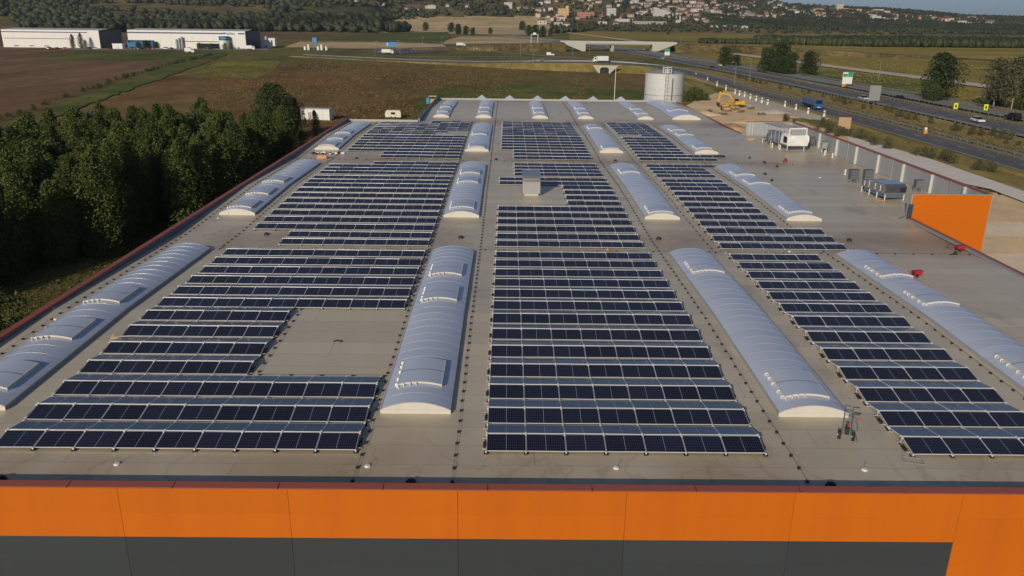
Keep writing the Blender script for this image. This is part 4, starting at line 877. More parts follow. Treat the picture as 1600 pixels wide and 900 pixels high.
# rear step, rear and right walls
pc = MB(); pc.box(.01, 4.2, 0, .4, .12, .32); pce = pc.mesh('coping', M_paleco)
for k in range(3): obj('coping', pce, WH, (XL+.3+k*4.2, YN-.1, 0))
b = MB(); b.box(XL, XN, YN-.05, YN+.25, -10, .14); b.box(XN, XN+.25, YN+.26, YB, -10, .55); b.box(XN, XR, YB-.35, YB-.05, -10, .16); obj('rear_wall', b.mesh('rear_wall', M_lgrey), WH)
b = MB(); b.box(XN-.05, XN+.32, YN+.1, YB, .55, .68); obj('coping', b.mesh('coping', M_blue), WH)
b = MB(); b.box(XN+.26, XN+.31, YN+.3, YB-.4, -.2, .54); obj('parapet_lining', b.mesh('parapet_lining', M_blue), WH)
for k in range(13): obj('coping', pce, WH, (XN+k*4.22, YB-.4, 0))
b = MB(); b.box(XR-.1, XR+.15, YF+.3, 75.0, -10, .08); b.box(XR-.1, XR+.15, 131.5, YB-.1, -10, .08); obj('right_wall', b.mesh('right_wall', M_grey), WH)
cr = MB(); cr.prism([(-.14, .085), (-.14, .16), (.2, .19), (.2, .085)], .01, 4.07, axis='y'); cre = cr.mesh('coping', M_red)
for k in range(11): obj('coping', cre, WH, (XR, YF+.3+k*4.08+2.5, 0))
for k in range(13): obj('coping', cre, WH, (XR, 131.6+k*4.08+1.5, 0))
b = MB(); b.box(XR-.55, XR-.15, YF+.4, 74, .0+.07, .16); obj('roof_edge_flashing', b.mesh('roof_edge_flashing', M_lgrey), WH)
# side wing with screen walls
WX0, WX1, WY0, WY1, WT = 39.15, 46.8, 75.2, 131.6, 2.35
WG = thing('wing_screen', 'grey screen walls with red coping round the roof plant, orange at the near end', 'wing', (WX1, WY0, 0))
o0 = Vector((WX1, WY0, 0))
b = MB(); 
for k in range(12):
    pw = MB(); pw.box(WX0-WX1, 0, -.0, .2, WT-1.02*(k+1)+.002, WT-1.02*k-.002); obj('orange_panel', pw.mesh('orange_panel', mat('orange_plain', (.60, .140, .006), .5, spec=.25)), WG)
b = MB(); b.box(WX0-WX1-.12, WX0-WX1-.01, -.02, .6, -.2, WT+.03); b.box(-.0, .06, -.02, .22, -10, WT+.03); b.box(WX0-WX1, .06, -.03, .22, WT, WT+.05); obj('edge_trim', b.mesh('edge_trim', M_lgrey), WG)
for k in range(8):
    y0 = .25+k*7.0; pw = MB(); pw.box(-.12, .1, y0+.02, y0+6.98, -10, WT-.02); obj('screen_panel', pw.mesh('screen_panel', M_lgrey), WG)
for k in range(8):
    y0 = 4.2+k*6.6; pw = MB(); pw.box(-.42, -.13, y0, y0+.2, .0, WT-.05); obj('post', pw.mesh('post', mat('light_post', (.50, .50, .48), .6)), WG)
    if k % 2 == 0: pw = MB(); pw.tube((-.3, y0+2.7, 0), (-.3, y0+2.7, WT), .05, n=6); obj('downpipe', pw.mesh('downpipe', M_steel), WG)
b = MB(); b.box(-.22, .2, .25, WY1-WY0, WT-.02, WT+.08); b.box(WX0-WX1, -.23, WY1-WY0-.15, WY1-WY0+.15, WT-.02, WT+.08); obj('coping', b.mesh('coping', M_red), WG)
b = MB(); b.box(WX0-WX1, -.13, WY1-WY0-.1, WY1-WY0+.1, -10, WT-.03); obj('rear_screen', b.mesh('rear_screen', M_lgrey), WG)
for x in (-7.2, -6.7): b = MB(); b.box(x, x+.16, WY1-WY0-.28, WY1-WY0-.11, 0, WT-.05); obj('post', b.mesh('post', MATS['light_post']), WG)

#=========================================================================== ROOFLIGHTS
M_poly = mat('polycarbonate', (.46, .51, .61), .24, spec=.6, col2=(.50, .55, .66), scale=1.2, amt=.8, rand=.05, bump=.03, bscale=1.2)
M_rib = mat('rooflight_rib', (.56, .58, .62), .3, .3)
def arcpts(w_, rise, n=14, off=0.):
    r = (w_*w_/4+rise*rise)/(2*rise); a = math.asin(w_/2/r); return [((r+off)*math.sin(-a+2*a*i/n), (r+off)*math.cos(-a+2*a*i/n)-(r-rise)) for i in range(n+1)]
CURB = .21
RLC = {}
def rooflight(label, xc, y0, y1, w_=3.35, hatches=(), rise=.37, group=None):
    t = thing('rooflight', label, 'rooflight', (xc, y0, 0)); L_ = y1-y0; ym = (y0+y1)/2
    z0 = lambda yy: zroof(y0+yy)
    n = int(round(L_/1.06)); st = L_/n; key = (w_, round(st, 3), rise)
    if key not in RLC:
        ap = arcpts(w_-.1, rise); g = MB(); k = len(ap)
        g.add([(x, .03, z) for x, z in ap]+[(x*1.0, st/2, z+.004) for x, z in ap]+[(x, st-.03, z) for x, z in ap], [(r_*k+i, r_*k+i+1, (r_+1)*k+i+1, (r_+1)*k+i) for r_ in range(2) for i in range(k-1)], 0, True)
        rb = MB(); a2 = arcpts(w_-.08, rise+.012)
        rb.add([(x, -.02, z) for x, z in a2]+[(x, .02, z) for x, z in a2]+[(x*.99, -.022, z-.05) for x, z in a2]+[(x*.99, .022, z-.05) for x, z in a2], [(i, i+1, k+i+1, k+i) for i in range(k-1)]+[(2*k+i, 2*k+i+1, i+1, i) for i in range(k-1)]+[(k+i, k+i+1, 3*k+i+1, 3*k+i) for i in range(k-1)], 0, False)
        ge = MB(); ge.add([(x, 0, z) for x, z in ap]+[(x, .06, z) for x, z in ap], [tuple(range(k-1, -1, -1)), tuple(range(k, 2*k))]+[(i, i+1, k+i+1, k+i) for i in range(k-1)])
        # hatch: raised flap over the vault
        ha = arcpts(w_*.64, rise*.42); hk = len(ha); hb = rise*.58+.13; hl = 2.85
        hm = MB(); hm.add([(x, 0, z+hb) for x, z in ha]+[(x, hl, z+hb) for x, z in ha], [(i, i+1, hk+i+1, hk+i) for i in range(hk-1)], 0, True)
        hs = MB(); base = lambda x, z: z+hb-.30
        hs.add([(x, 0, z+hb) for x, z in ha]+[(x, 0, z+hb-.11) for x, z in ha]+[(x, hl, z+hb) for x, z in ha]+[(x, hl, z+hb-.11) for x, z in ha], [(i, i+1, hk+i+1, hk+i) for i in range(hk-1)]+[(2*hk+i, 3*hk+i, 3*hk+i+1, 2*hk+i+1) for i in range(hk-1)])
        for e in (0, hk-1):
            x, z = ha[e]; sg = -1 if e == 0 else 1; hs.box(min(x, x+sg*.04), max(x, x+sg*.04), 0, hl, z+hb-.2, z+hb+.01)
        hr = MB(); 
        for yy in (hl/2,): hr.add([(x, yy-.02, z+hb+.012) for x, z in ha]+[(x, yy+.02, z+hb+.012) for x, z in ha], [(i, i+1, hk+i+1, hk+i) for i in range(hk-1)])
        cb = MB(); cb.box(-.035, .035, -.07, .05, -.03, .03); cb.box(-.015, .015, -.12, -.05, -.12, .015)
        RLC[key] = (g.mesh('glazing_panel', M_poly), rb.mesh('rib', M_rib), ge.mesh('gable', M_cream), hm.mesh('flap', M_poly), hs.mesh('flap_frame', M_cream), hr.mesh('flap_joint', M_wire), cb.mesh('clasp', M_clamp), ha, hb, hl)
    G_, R_, E_, HM, HS, HR, CB, ha, hb, hl = RLC[key]
    cb = {-1: MB(), 1: MB()}      # kerb follows the roof
    for k in range(8):
        ya, yb = L_*k/8, L_*(k+1)/8
        for sg in (-1, 1):
            x0, x1 = (sg*w_/2, sg*(w_/2-.08)); za, zb = z0(ya), z0(yb)
            cb[sg].add([(x0, ya, za-.05), (x0, yb, zb-.05), (x0, yb, zb+CURB), (x0, ya, za+CURB), (x1, ya, za-.05), (x1, yb, zb-.05), (x1, yb, zb+CURB), (x1, ya, za+CURB)], [(0, 1, 2, 3), (7, 6, 5, 4), (3, 2, 6, 7)])
    for sg in (-1, 1): obj('kerb', cb[sg].mesh('kerb', M_lgrey), t)
    for yy, s in ((0, -1), (L_, 1)):
        b = MB(); b.box(-w_/2, w_/2, min(yy, yy+s*.06), max(yy, yy+s*.06), z0(yy)-.05, z0(yy)+CURB); obj('end_kerb', b.mesh('end_kerb', M_cream), t)
        obj('gable', E_, t, (0, yy-.03 if s < 0 else yy-.03, z0(yy)+CURB))
    for k in range(n): a = math.atan2(z0((k+1)*st)-z0(k*st), st); obj('glazing_panel', G_, t, (0, k*st, z0(k*st)+CURB), rot=(a, 0, 0))
    for k in range(n+1): obj('rib', R_, t, (0, min(max(k*st, .04), L_-.04), z0(k*st)+CURB))
    for hy in hatches:
        yy = hy-y0; a = math.atan2(z0(yy+hl)-z0(yy), hl); v = obj('smoke_vent', HM, t, (0, yy, z0(yy)+CURB), rot=(a, 0, 0))
        obj('flap_frame', HS, v); obj('flap_joint', HR, v)
        for x, z in [ha[i] for i in (0, 2, 4, 6)]: obj('clasp', CB, v, (x, -.03, z+hb-.04))
        x, z = ha[0]
        for q in (.15, .75, 1.6, 2.2, 2.7): obj('clasp', CB, v, (x-.05, q, z+hb-.06), rz=-1.57)
    return t
nm_row = [('nearest', 34.1, 61.6), ('second', 73.5, 101.3), ('third', 112.7, 140.6)]
cols_ = [('left edge column', -25.35, [(35.3, 41.4, 47.2), (74.3, 80.0, 85.9), (113., 118.9, 124.5)]),
         ('column right of the left solar array', -4.22, [(36.05, 48.2, 53.8), (75.0, 86.6, 92.4), (113.0, 124.6)]),
         ('column right of the middle solar array', 14.82, [(35.1, 55.1), (74.0, 94.1), (112.9, 134.2)]),
         ('column right of the right solar array', 28.3, [(37.6, 48.3, 54.5), (74.6, 87.6, 93.2), (114, 126.3, 132.5)])]
for cn, xc, hh in cols_:
    for (rn, y0, y1), h_ in zip(nm_row, hh): rooflight(f'{rn} arched rooflight of the {cn}', xc, y0, y1, 3.35, h_)
for lab, x0, x1, wd in [('far arched rooflight at the rear left roof corner', -13.9, -10.9, 2.95), ('far arched rooflight, second from left in the rear row', -5.95, -2.85, 2.95), ('far arched rooflight above the middle solar array', 4.8, 7.75, 2.95), ('far arched rooflight, fourth from left in the rear row', 13.45, 16.3, 2.95), ('far arched rooflight, fifth from left in the rear row', 24.75, 27.6, 2.95)]:
    rooflight(lab, (x0+x1)/2, 152.4, 180.5, wd, (156.5, 163.5))
rooflight('extra wide arched rooflight at the far right roof corner', 34.0, 152.8, 182.5, 5.4, (160.,), .72)

#=========================================================================== SOLAR ROWS
def panel_material():
    m = bpy.data.materials.new('solar_cells'); m.use_nodes = True; n = m.node_tree; b = n.nodes['Principled BSDF']
    b.inputs['Roughness'].default_value = .24; b.inputs['Specular IOR Level'].default_value = .5; b.inputs['Coat Weight'].default_value = .42; b.inputs['Coat Roughness'].default_value = .07; b.inputs['Coat IOR'].default_value = 1.42
    N = n.nodes.new; L = n.links.new; tc = N('ShaderNodeTexCoord'); sx = N('ShaderNodeSeparateXYZ'); L(tc.outputs['Object'], sx.inputs[0])
    def M_(op, a, b_=None):
        q = N('ShaderNodeMath'); q.operation = op
        for i, v in enumerate((a, b_)):
            if v is None: continue
            if isinstance(v, (int, float)): q.inputs[i].default_value = v
            else: L(v, q.inputs[i])
        return q.outputs[0]
    def line(s, per, wd, off=0): return M_('LESS_THAN', M_('ABSOLUTE', M_('SUBTRACT', M_('FRACT', M_('ADD', M_('DIVIDE', M_('SUBTRACT', s, off), per), .5)), .5)), wd/per)
    lx = line(sx.outputs[0], (1.722-.06)/18, .0022, .03); ly = line(sx.outputs[1], (1.105-.05)/6, .0034, .025); cen = M_('LESS_THAN', M_('ABSOLUTE', M_('SUBTRACT', sx.outputs[0], .861)), .0085)
    oi = N('ShaderNodeObjectInfo'); hs = N('ShaderNodeHueSaturation'); hs.inputs['Color'].default_value = (.0075, .0078, .0185, 1)
    r = N('ShaderNodeMapRange'); r.inputs[3].default_value = .6; r.inputs[4].default_value = 1.5; L(oi.outputs['Random'], r.inputs[0]); L(r.outputs[0], hs.inputs['Value'])
    mx = N('ShaderNodeMix'); mx.data_type = 'RGBA'; mx.inputs[7].default_value = (.14, .155, .21, 1); L(hs.outputs[0], mx.inputs[6]); L(M_('MULTIPLY', M_('MAXIMUM', lx, ly), .75), mx.inputs[0])
    m2 = N('ShaderNodeMix'); m2.data_type = 'RGBA'; m2.inputs[7].default_value = (.34, .36, .42, 1); L(mx.outputs[2], m2.inputs[6]); L(cen, m2.inputs[0]); L(m2.outputs[2], b.inputs['Base Color'])
    return m
M_cell = panel_material(); M_frame = mat('panel_frame', (.72, .72, .72), .4, .25)
TILT = R(10); PW, PL = 1.722, 1.105
pb = MB(); fr = .013
for (a, b_, c, d) in ((0, PW, 0, fr), (0, PW, PL-fr, PL), (0, fr, fr, PL-fr), (PW-fr, PW, fr, PL-fr)): pb.box(a, b_, c, d, -.035, .003, 0)
pb.add([(fr, fr, 0), (PW-fr, fr, 0), (PW-fr, PL-fr, 0), (fr, PL-fr, 0), (fr, fr, -.03), (PW-fr, fr, -.03), (PW-fr, PL-fr, -.03), (fr, PL-fr, -.03)], [(0, 1, 2, 3), (7, 6, 5, 4)], 1)
PME = pb.mesh('solar_panel', M_frame, M_cell)
SPX = 1.744; FZ = .13; RZ_ = FZ+PL*math.sin(TILT); PY = PL*math.cos(TILT); RG = .10
FR = {}
def frame_mesh(n):
    if n in FR: return FR[n]
    b = MB()
    for j in range(n+1):
        x = j*SPX-.01; e = 2*PY+RG
        b.box(x-.02, x+.02, -.06, e+.06, .035, .07, 0)
        b.box(x-.09, x+.09, -.1, .12, .002, .035, 1); b.box(x-.09, x+.09, PY-.1, PY+.16, .002, .035, 1); b.box(x-.09, x+.09, e-.12, e+.1, .002, .035, 1)
        b.box(x-.02, x+.02, PY+.01, PY+.05, .07, RZ_-.03, 0); b.box(x-.02, x+.02, .0, .03, .07, FZ-.02, 0); b.box(x-.02, x+.02, e-.03, e, .07, FZ-.02, 0)
        for yy, zz in ((-.03, FZ+.0), (PY-.03, RZ_+.015), (PY+RG+.03, RZ_+.015), (e+.03, FZ+.0)): b.box(x-.035, x+.035, yy-.035, yy+.035, zz-.05, zz+.012, 2)
    for yy in (.25, PY+.03, 2*PY+RG-.25): b.box(-.2, n*SPX+.18, yy-.015, yy+.015, .055, .085, 0)
    b.box(-.15, -.02, .42, .82, .0, .10, 1); b.box(n*SPX+.0, n*SPX+.12, .42, .82, .0, .10, 1)
    FR[n] = b.mesh('mounting_frame', M_alu2, M_dark, M_clamp); return FR[n]
def solar_row(label, x0, Y, n, cut=None):
    z = zroof(Y+1.1); sl = (zroof(Y+2.2)-zroof(Y))/2.2
    t = thing('solar_panel_row', label, 'solar panels', (x0, Y, z), 0, 'tented rows of solar panels on the roof'); t.rotation_euler = (math.atan(sl)*.9, 0, 0)
    for j in range(n):
        jt = lambda: random.uniform(-.007, .007)
        obj('solar_panel', PME, t, (j*SPX+.011, 0, FZ), rot=(TILT+jt(), jt(), 0)); obj('solar_panel', PME, t, (j*SPX+.011+PW, 2*PY+RG, FZ), rot=(TILT+jt(), jt(), math.pi))
    obj('mounting_frame', frame_mesh(n), t)
Yrow = [30.54+2.443*k for k in range(13)] + [63.35+2.443*k for k in range(12)] + [93.55+2.443*k for k in range(4)] + [106.35+2.443*k for k in range(8)] + [126.9+2.443*k for k in range(8)]
XA = {'left': -22.12, 'middle': -.76, 'right': 17.9}
ARR = {'left': [], 'middle': [], 'right': []}
for r in range(45):
    # left array
    if r in (3, 4, 5, 6): cl = (0, 5)
    elif r in (13, 14): cl = (2, 9)
    elif r in (28, 29, 30): cl = (3, 9)
    elif r == 37: cl = (0, 6)
    elif r == 38: cl = (0, 7)
    elif r == 44: cl = (5, 9)
    else: cl = (0, 9)
    ARR['left'].append((r, *cl))
    if 19 <= r <= 22: cl = (4, 7)
    elif 25 <= r <= 31: cl = (1, 7)
    else: cl = (0, 7)
    ARR['middle'].append((r, *cl))
    if r in (13, 14, 15, 28, 29): cl = (0, 6)
    elif r == 30: cl = (0, 7)
    elif r == 37: cl = (2, 4)
    else: cl = (0, 4)
    ARR['right'].append((r, *cl))
for an, L_ in ARR.items():
    bays = [('front', 0, 13), ('second', 13, 29), ('rear', 29, 45)]
    for r, c0, c1 in L_:
        bn, r0, _ = [q for q in bays if q[1] <= r < q[2]][0]
        solar_row(f'{ONES[r-r0]} row from the front in the {bn} block of the {an} array, {NUM[c1-c0]} panels wide', XA[an]+c0*SPX, Yrow[r], c1-c0)

#=========================================================================== ROOF DETAILS
def conductor(label, pts, step=1.0):
    o = Vector((*pts[0], 0)); t = thing('lightning_conductor', label, 'conductor', tuple(o)); w1 = MB(); w2 = MB()
    for a, b_ in zip(pts[:-1], pts[1:]):
        a = Vector((*a, 0)); b_ = Vector((*b_, 0)); L_ = (b_-a).length; n = max(1, int(L_/step)); pp = []
        for k in range(n+1):
            p = a.lerp(b_, k/n); p.x += random.uniform(-.02, .02); p.z = zroof(p.y)+.09; pp.append(p-o)
            q = p-o; w2.box(q.x-.06, q.x+.06, q.y-.06, q.y+.06, q.z-.088, q.z-.01)
        for k in range(n): w1.tube(pp[k], pp[k+1], .008, n=4)
    obj('wire', w1.mesh('wire', M_wire), t); tag(obj('wire_holders', w2.mesh('wire_holders', M_dark), t), kind='stuff')
conductor('wire on black holders between left solar array and its rooflights', [(-6.15, 28.3), (-6.15, 145)])
conductor('wire on black holders right of the inner left rooflights', [(-2.08, 28.3), (-2.08, 186)])
conductor('wire on black holders left of the inner right rooflights', [(12.55, 28.5), (12.55, 186)])
conductor('wire on black holders along the left parapet', [(-27.6, 28.3), (-27.6, 144)])
conductor('wire on black holders right of the left edge rooflights', [(-23.1, 62), (-23.1, 144)])
conductor('wire on black holders left of the right edge rooflights', [(26.2, 30), (26.2, 144)])
conductor('wire on black holders right of the inner right rooflights', [(17.1, 62.2), (17.1, 144)], 1.4)
conductor('cross wire on the roof behind the front solar blocks', [(-27.6, 62.45), (38, 62.45)], 1.5)
conductor('cross wire on the roof behind the second solar blocks', [(-27.6, 105.2), (38, 105.2)], 1.8)
conductor('short wire along the top of the gap in the left array', [(-12.8, 38.0), (-6.3, 38.0)], 1.4)
conductor('short wire along the right side of the cut rows in the left array', [(-12.95, 38.4), (-12.95, 48.5)], 1.)
def rod(label, x, y, h=.32):
    t = thing('air_rod', label, 'lightning rod', (x, y, zroof(y))); b = MB(); b.tube((0, 0, 0), (0, 0, .06), .14, .11, 12); obj('base', b.mesh('base', M_white), t); b = MB(); b.tube((0, 0, .06), (0, 0, h), .012, n=5); obj('rod', b.mesh('rod', M_steel), t)
for x, lab in [(-16.3, 'leftmost short rod with white foot near the front edge'), (-5.75, 'short rod with white foot in front of the inner left rooflight'), (4.78, 'short rod with white foot in front of the middle solar array'), (15.34, 'short rod with white foot near the hand truck')]: rod(lab, x, 29.47)
for x, y, lab in [(-26.4, 63.6, 'tall rod beside the left parapet at the first cross wire'), (-27.0, 60, 'rod left of the nearest edge rooflight'), (-27.4, 45.5, 'rod at the left edge beside the nearest rooflight'), (-26.7, 72.2, 'rod in front of the second left edge rooflight'), (23.4, 63, 'rod in the gap before the right array rows'), (37.8, 95, 'rod near the wing opening')]: rod(lab, x, y, .8)
def drain(label, x, y):
    b = MB(); b.tube((0, 0, 0), (0, 0, .12), .24, .20, 12); b.ball((0, 0, .12), .19, sz=.5, n=10); obj('roof_drain', b.mesh('roof_drain', M_dark), None, (x, y, zroof(y)+.005), label=label, cat='roof drain')
for x, y, lab in [(-3.77, 28.2, 'black domed roof drain at the front edge below the inner left rooflight'), (13.42, 28.2, 'black domed roof drain at the front edge left of the right array'), (-20.4, 28.2, 'black domed roof drain at the front left corner'), (-3.87, 66.4, 'black roof drain between the inner left rooflights'), (13.26, 66.7, 'black roof drain between the inner right rooflights'), (29.9, 66.8, 'black roof drain between the right edge rooflights'), (-20.7, 66.8, 'black roof drain left of the cut rows in the left array'),
                  (-1.4, 106.4, 'black roof drain left of the middle array in the second cross gap'), (-20.0, 106.2, 'black roof drain left of the far left array'), (14.6, 106.5, 'black roof drain between second and third inner right rooflights'), (34.6, 106.4, 'black roof drain on the open right part of the roof'), (31.8, 97, 'small black drain right of the second right edge rooflight')]: drain(lab, x, y)
# ventilation tower
t = thing('ventilation_tower', 'tall grey metal ventilation tower standing in the middle array', 'ventilation unit', (2.66, 82.6, zroof(82.6)))
b = MB(); b.box(-.75, .75, .1, 1.9, 0, .25); obj('plinth', b.mesh('plinth', M_paleco), t)
M_shtm = mat('galvanised_sheet', (.50, .49, .46), .35, .35, col2=(.42, .41, .39), scale=1.5)
b = MB(); b.box(-.92, .92, 0, 2.0, .25, 1.5); obj('casing', b.mesh('casing', M_shtm), t)
b = MB(); b.box(-.012, .012, -.012, 0, .3, 1.5); obj('seam', b.mesh('seam', M_steel), t)
b = MB(); b.box(-.9, .9, .25, 1.9, 1.5, 1.98); obj('louvre_box', b.mesh('louvre_box', mat('brown_louvre', (.20, .155, .09), .6)), t)
for k in range(4): b = MB(); b.box(-.9, .9, .18, .25, 1.54+k*.11, 1.58+k*.11); obj('louvre_blade', b.mesh('louvre_blade', M_shtm), t)
b = MB(); b.prism([(-.05, 1.99), (-.05, 2.05), (2.1, 2.36), (2.1, 1.99)], -.95, .95); obj('hood', b.mesh('hood', mat('blue_sheet', (.36, .42, .48), .25, .6)), t)
# two wheeled rod trolley
t = thing('hand_truck', 'two wheeled welding trolley with red grips on the roof at the right', 'trolley', (15.55, 32.0, zroof(32)+.0), -.35); t.scale = (.92, .92, .95)
for xx in (-.32, .32):
    b = MB(); b.tube((xx, -.08, .2), (xx, .08, .2), .2, n=16); b.tube((xx-.0, -.09, .2), (xx, .09, .2), .1, n=10, mi=1); w_me = b; 
    b = MB(); b.tube((xx-.07, 0, .2), (xx+.07, 0, .2), .21, n=16); b.tube((xx-.08, 0, .2), (xx+.08, 0, .2), .10, n=10, mi=1); obj('wheel', b.mesh('wheel', M_tyre, M_alu), t)
b = MB()
for xx in (-.2, .2): b.path([(xx, 0, .2), (xx, .12, .7), (xx, .28, 1.35)], .022, 6)
for k in range(4): b.tube((-.2, .08+.06*k, .45+.25*k), (.2, .08+.06*k, .45+.25*k), .016, n=5)
b.path([(.2, .28, 1.35), (.38, .1, 1.42)], .02, 5); b.path([(-.2, .28, 1.35), (-.2, .1, 1.45), (.1, .1, 1.45)], .02, 5); b.path([(.2, .0, .5), (.42, -.3, .35), (.5, -.3, .1)], .018, 5); b.path([(.2, .2, 1.0), (.45, .15, .8), (.48, .1, .45)], .015, 5)
obj('frame', b.mesh('frame', M_wire), t)
b = MB(); b.tube((.25, .1, 1.1), (.55, .05, 1.13), .03, n=8); obj('grip', b.mesh('grip', M_redp), t); b = MB(); b.tube((.22, .1, 1.42), (.5, .05, 1.45), .03, n=8); obj('grip', b.mesh('grip', M_dark), t)
b = MB(); b.box(-.1, .1, -.12, .1, .3, .62); b.tube((0, 0, .6), (0, 0, .75), .09, n=10); obj('motor', b.mesh('motor', M_dark), t); b = MB(); b.ball((.02, -.02, .74), .075); obj('motor_cap', b.mesh('motor_cap', M_redp), t)
# red hand carts
def cart(label, x, y, rz, s=1.):
    t = thing('hand_cart', label, 'cart', (x, y, zroof(y)), rz); t.scale = (s, s, s)
    b = MB(); b.prism([(-.35, .25), (.35, .25), (.5, .62), (-.5, .62)], -.28, .28, axis='y'); obj('tray', b.mesh('tray', M_redp), t)
    for xx, yy in ((-.2, -.3), (-.2, .3)): b = MB(); b.tube((xx, yy-.05, .17), (xx, yy+.05, .17), .17, n=12); obj('wheel', b.mesh('wheel', M_tyre), t)
    b = MB(); b.path([(-.4, -.2, .5), (-1.1, -.2, .6)], .02); b.path([(-.4, .2, .5), (-1.1, .2, .6)], .02); b.tube((.3, -.2, 0), (.3, -.2, .3), .02, n=5); b.tube((.3, .2, 0), (.3, .2, .3), .02, n=5); obj('handles', b.mesh('handles', M_redp), t)
cart('red hand cart on the open roof near the wing', 37.6, 107, 1.2, .75); cart('red cart at the roof edge below the orange end wall', 37.9, 63.7, .1, .8); cart('bright red cart beside the nearest right edge rooflight', 30.6, 56.2, .2, .75)
t = thing('folding_stool', 'small brown folded stand left of the red cart at the roof edge', 'stand', (36.8, 63.5, zroof(63.5))); b = MB(); b.path([(-.4, 0, 0), (.3, .1, .5), (.5, .1, 0)], .03); b.path([(-.4, .4, 0), (.3, .4, .5), (.5, .4, 0)], .03); b.box(-.1, .4, .05, .42, .45, .5); obj('stand_frame', b.mesh('stand_frame', mat('dull_brown', (.22, .12, .09), .7)), t)
# wire tray in front of the right array
t = thing('wire_basket', 'flat wire tray lying in front of the right solar array', 'tray', (17.75, 30.2, zroof(30.2)+.01), -.25); b = MB(); b.path([(-.4, -.25, .03), (.4, -.25, .03), (.4, .25, .03), (-.4, .25, .03), (-.4, -.25, .03)], .018)
for k in range(5): b.tube((-.3+k*.15, -.25, .03), (-.3+k*.15, .25, .03), .008, n=4)
obj('grid', b.mesh('grid', M_steel), t)
# debris
t = thing('wrapping_heap', 'heap of crumpled wrapping and cable before the third left rooflight', 'debris', (-24.3, 109.3, zroof(109)))
for k in range(16):
    b = MB(); b.ball((0, 0, 0), random.uniform(.15, .4), 1.3, 1, .6, 6); obj('wrapping' if k % 3 else 'cable_coil', b.mesh('scrap', M_white if k % 3 else M_dark), t, (random.uniform(-2.2, 2.4), random.uniform(-.8, .8), .15), random.random()*3)
b = MB(); b.box(-.7, .7, -.4, .4, 0, .12, 0); b.box(-.6, .6, -.35, .35, .12, .5, 0); obj('pallet', b.mesh('pallet', mat('pale_timber', (.58, .33, .17), .7)), None, (-24.5, 105.8, zroof(105.8)), .1, label='orange timber stack on the roof between the left edge rooflights', cat='pallet')
b = MB(); b.box(-.5, .5, -.3, .3, 0, .3); obj('cardboard_box', b.mesh('cardboard_box', mat('cardboard', (.5, .33, .18), .8)), None, (38.2, 125.5, zroof(125.5)), .2, label='orange brown boxes on the roof near the wing corner', cat='box')
b = MB(); b.prism([(-.6, 0), (.6, 0), (.35, .12), (-.4, .14)], -.3, .3, axis='y'); obj('cloth', b.mesh('cloth', mat('beige_cloth', (.5, .38, .26), .9)), None, (-22.2, 42.9, zroof(43)+.02), .3, label='beige cloth lying at the left end of a front solar row', cat='cloth')
b = MB(); b.ball((0, 0, .05), .16, sz=.6, n=8); obj('clamp_bag', b.mesh('clamp_bag', mat('orange_bag', (.6, .3, .06), .8)), None, (8.4, 62.9, zroof(63)), label='small orange bag on the cross gap behind the front middle array', cat='bag')
b = MB(); b.path([(-.25, 0, .05), (0, .06, .12), (.2, -.04, .04)], .035); obj('strap', b.mesh('strap', M_dark), None, (-9.6, 42.4, zroof(42)+.01), label='dark strap lying in the empty gap of the left array', cat='strap')
for k, (x, y) in enumerate([(33.5, 109.5), (35.2, 103), (31.2, 92.5), (22.4, 74.3), (40.1, 88), (36.9, 62.6), (34.0, 48.2)]):
    b = MB(); b.tube((0, 0, 0), (0, 0, .25), .12, .1, 8); b.box(-.2, .2, -.1, .1, 0, .08); obj('roof_vent', b.mesh('roof_vent', M_dark), None, (x, y, zroof(y)), random.random(), label=['small dark vent on the open right roof, farthest', 'dark vent left of the red cart near the wing', 'dark vent beside the second right edge rooflight', 'brown pipe stub before the second right edge rooflight', 'small vent at the foot of the wing wall', 'bracket on the roof edge below the orange wall', 'bracket on the roof edge right of the bright red cart'][k], cat='roof vent')
# wing plant
def ahu(label, x, y, rz, L_, w_, h, lift, wrap=False):
    t = thing('air_handling_unit', label, 'air handling unit', (x, y, zroof(y)), rz)
    for xx in (-w_/2+.1, w_/2-.1):
        for yy in np.linspace(-L_/2+.1, L_/2-.1, 4): b = MB(); b.box(xx-.04, xx+.04, yy-.04, yy+.04, 0, lift); obj('leg', b.mesh('leg', M_white), t)
    b = MB(); b.box(-w_/2, w_/2, -L_/2, L_/2, lift, lift+.14); obj('base_frame', b.mesh('base_frame', M_steel), t)
    return t
t = ahu('plant unit half wrapped in white sheet at the rear of the wing', 41.3, 119.5, R(8), 8.2, 2.8, 2, .75)
b = MB(); nx_, nz_ = 12, 9; vs_ = []
for j in range(nz_):
    for i in range(nx_):
        u, v = i/(nx_-1), j/(nz_-1); bul = math.sin(v*math.pi*.75+.5)*.22+.3*u*(1-v)+.08*math.sin(u*9+v*5)
        vs_.append((-1.45+2.95*u+.25*u*math.sin(v*3), -4.05-bul-random.uniform(0, .07)+.5*abs(u-.5)*(v > .8), .75+1.75*v*(.8+.2*u)+random.uniform(-.03, .03)))
b.add(vs_, [(j*nx_+i, j*nx_+i+1, (j+1)*nx_+i+1, (j+1)*nx_+i) for j in range(nz_-1) for i in range(nx_-1)], 0, True); b.prism([(-3.95, .85), (-4.15, 2.4), (-3.9, 2.5), (-2.2, 2.4), (-1.8, .9)], -1.4, 1.42)
b.box(-1.42, -1.25, -4.2, -4.05, 2.4, 3.25); b.box(1.25, 1.42, -4.2, -4.05, 2.4, 3.25); b.box(-1.42, 1.42, -4.2, -4.05, 3.1, 3.3); obj('sheet_wrap', b.mesh('sheet_wrap', M_white), t)
b = MB(); b.box(-1.1, 1.1, -4.28, -4.2, 2.3, 3.05); obj('grey_opening', b.mesh('grey_opening', M_lgrey), t)
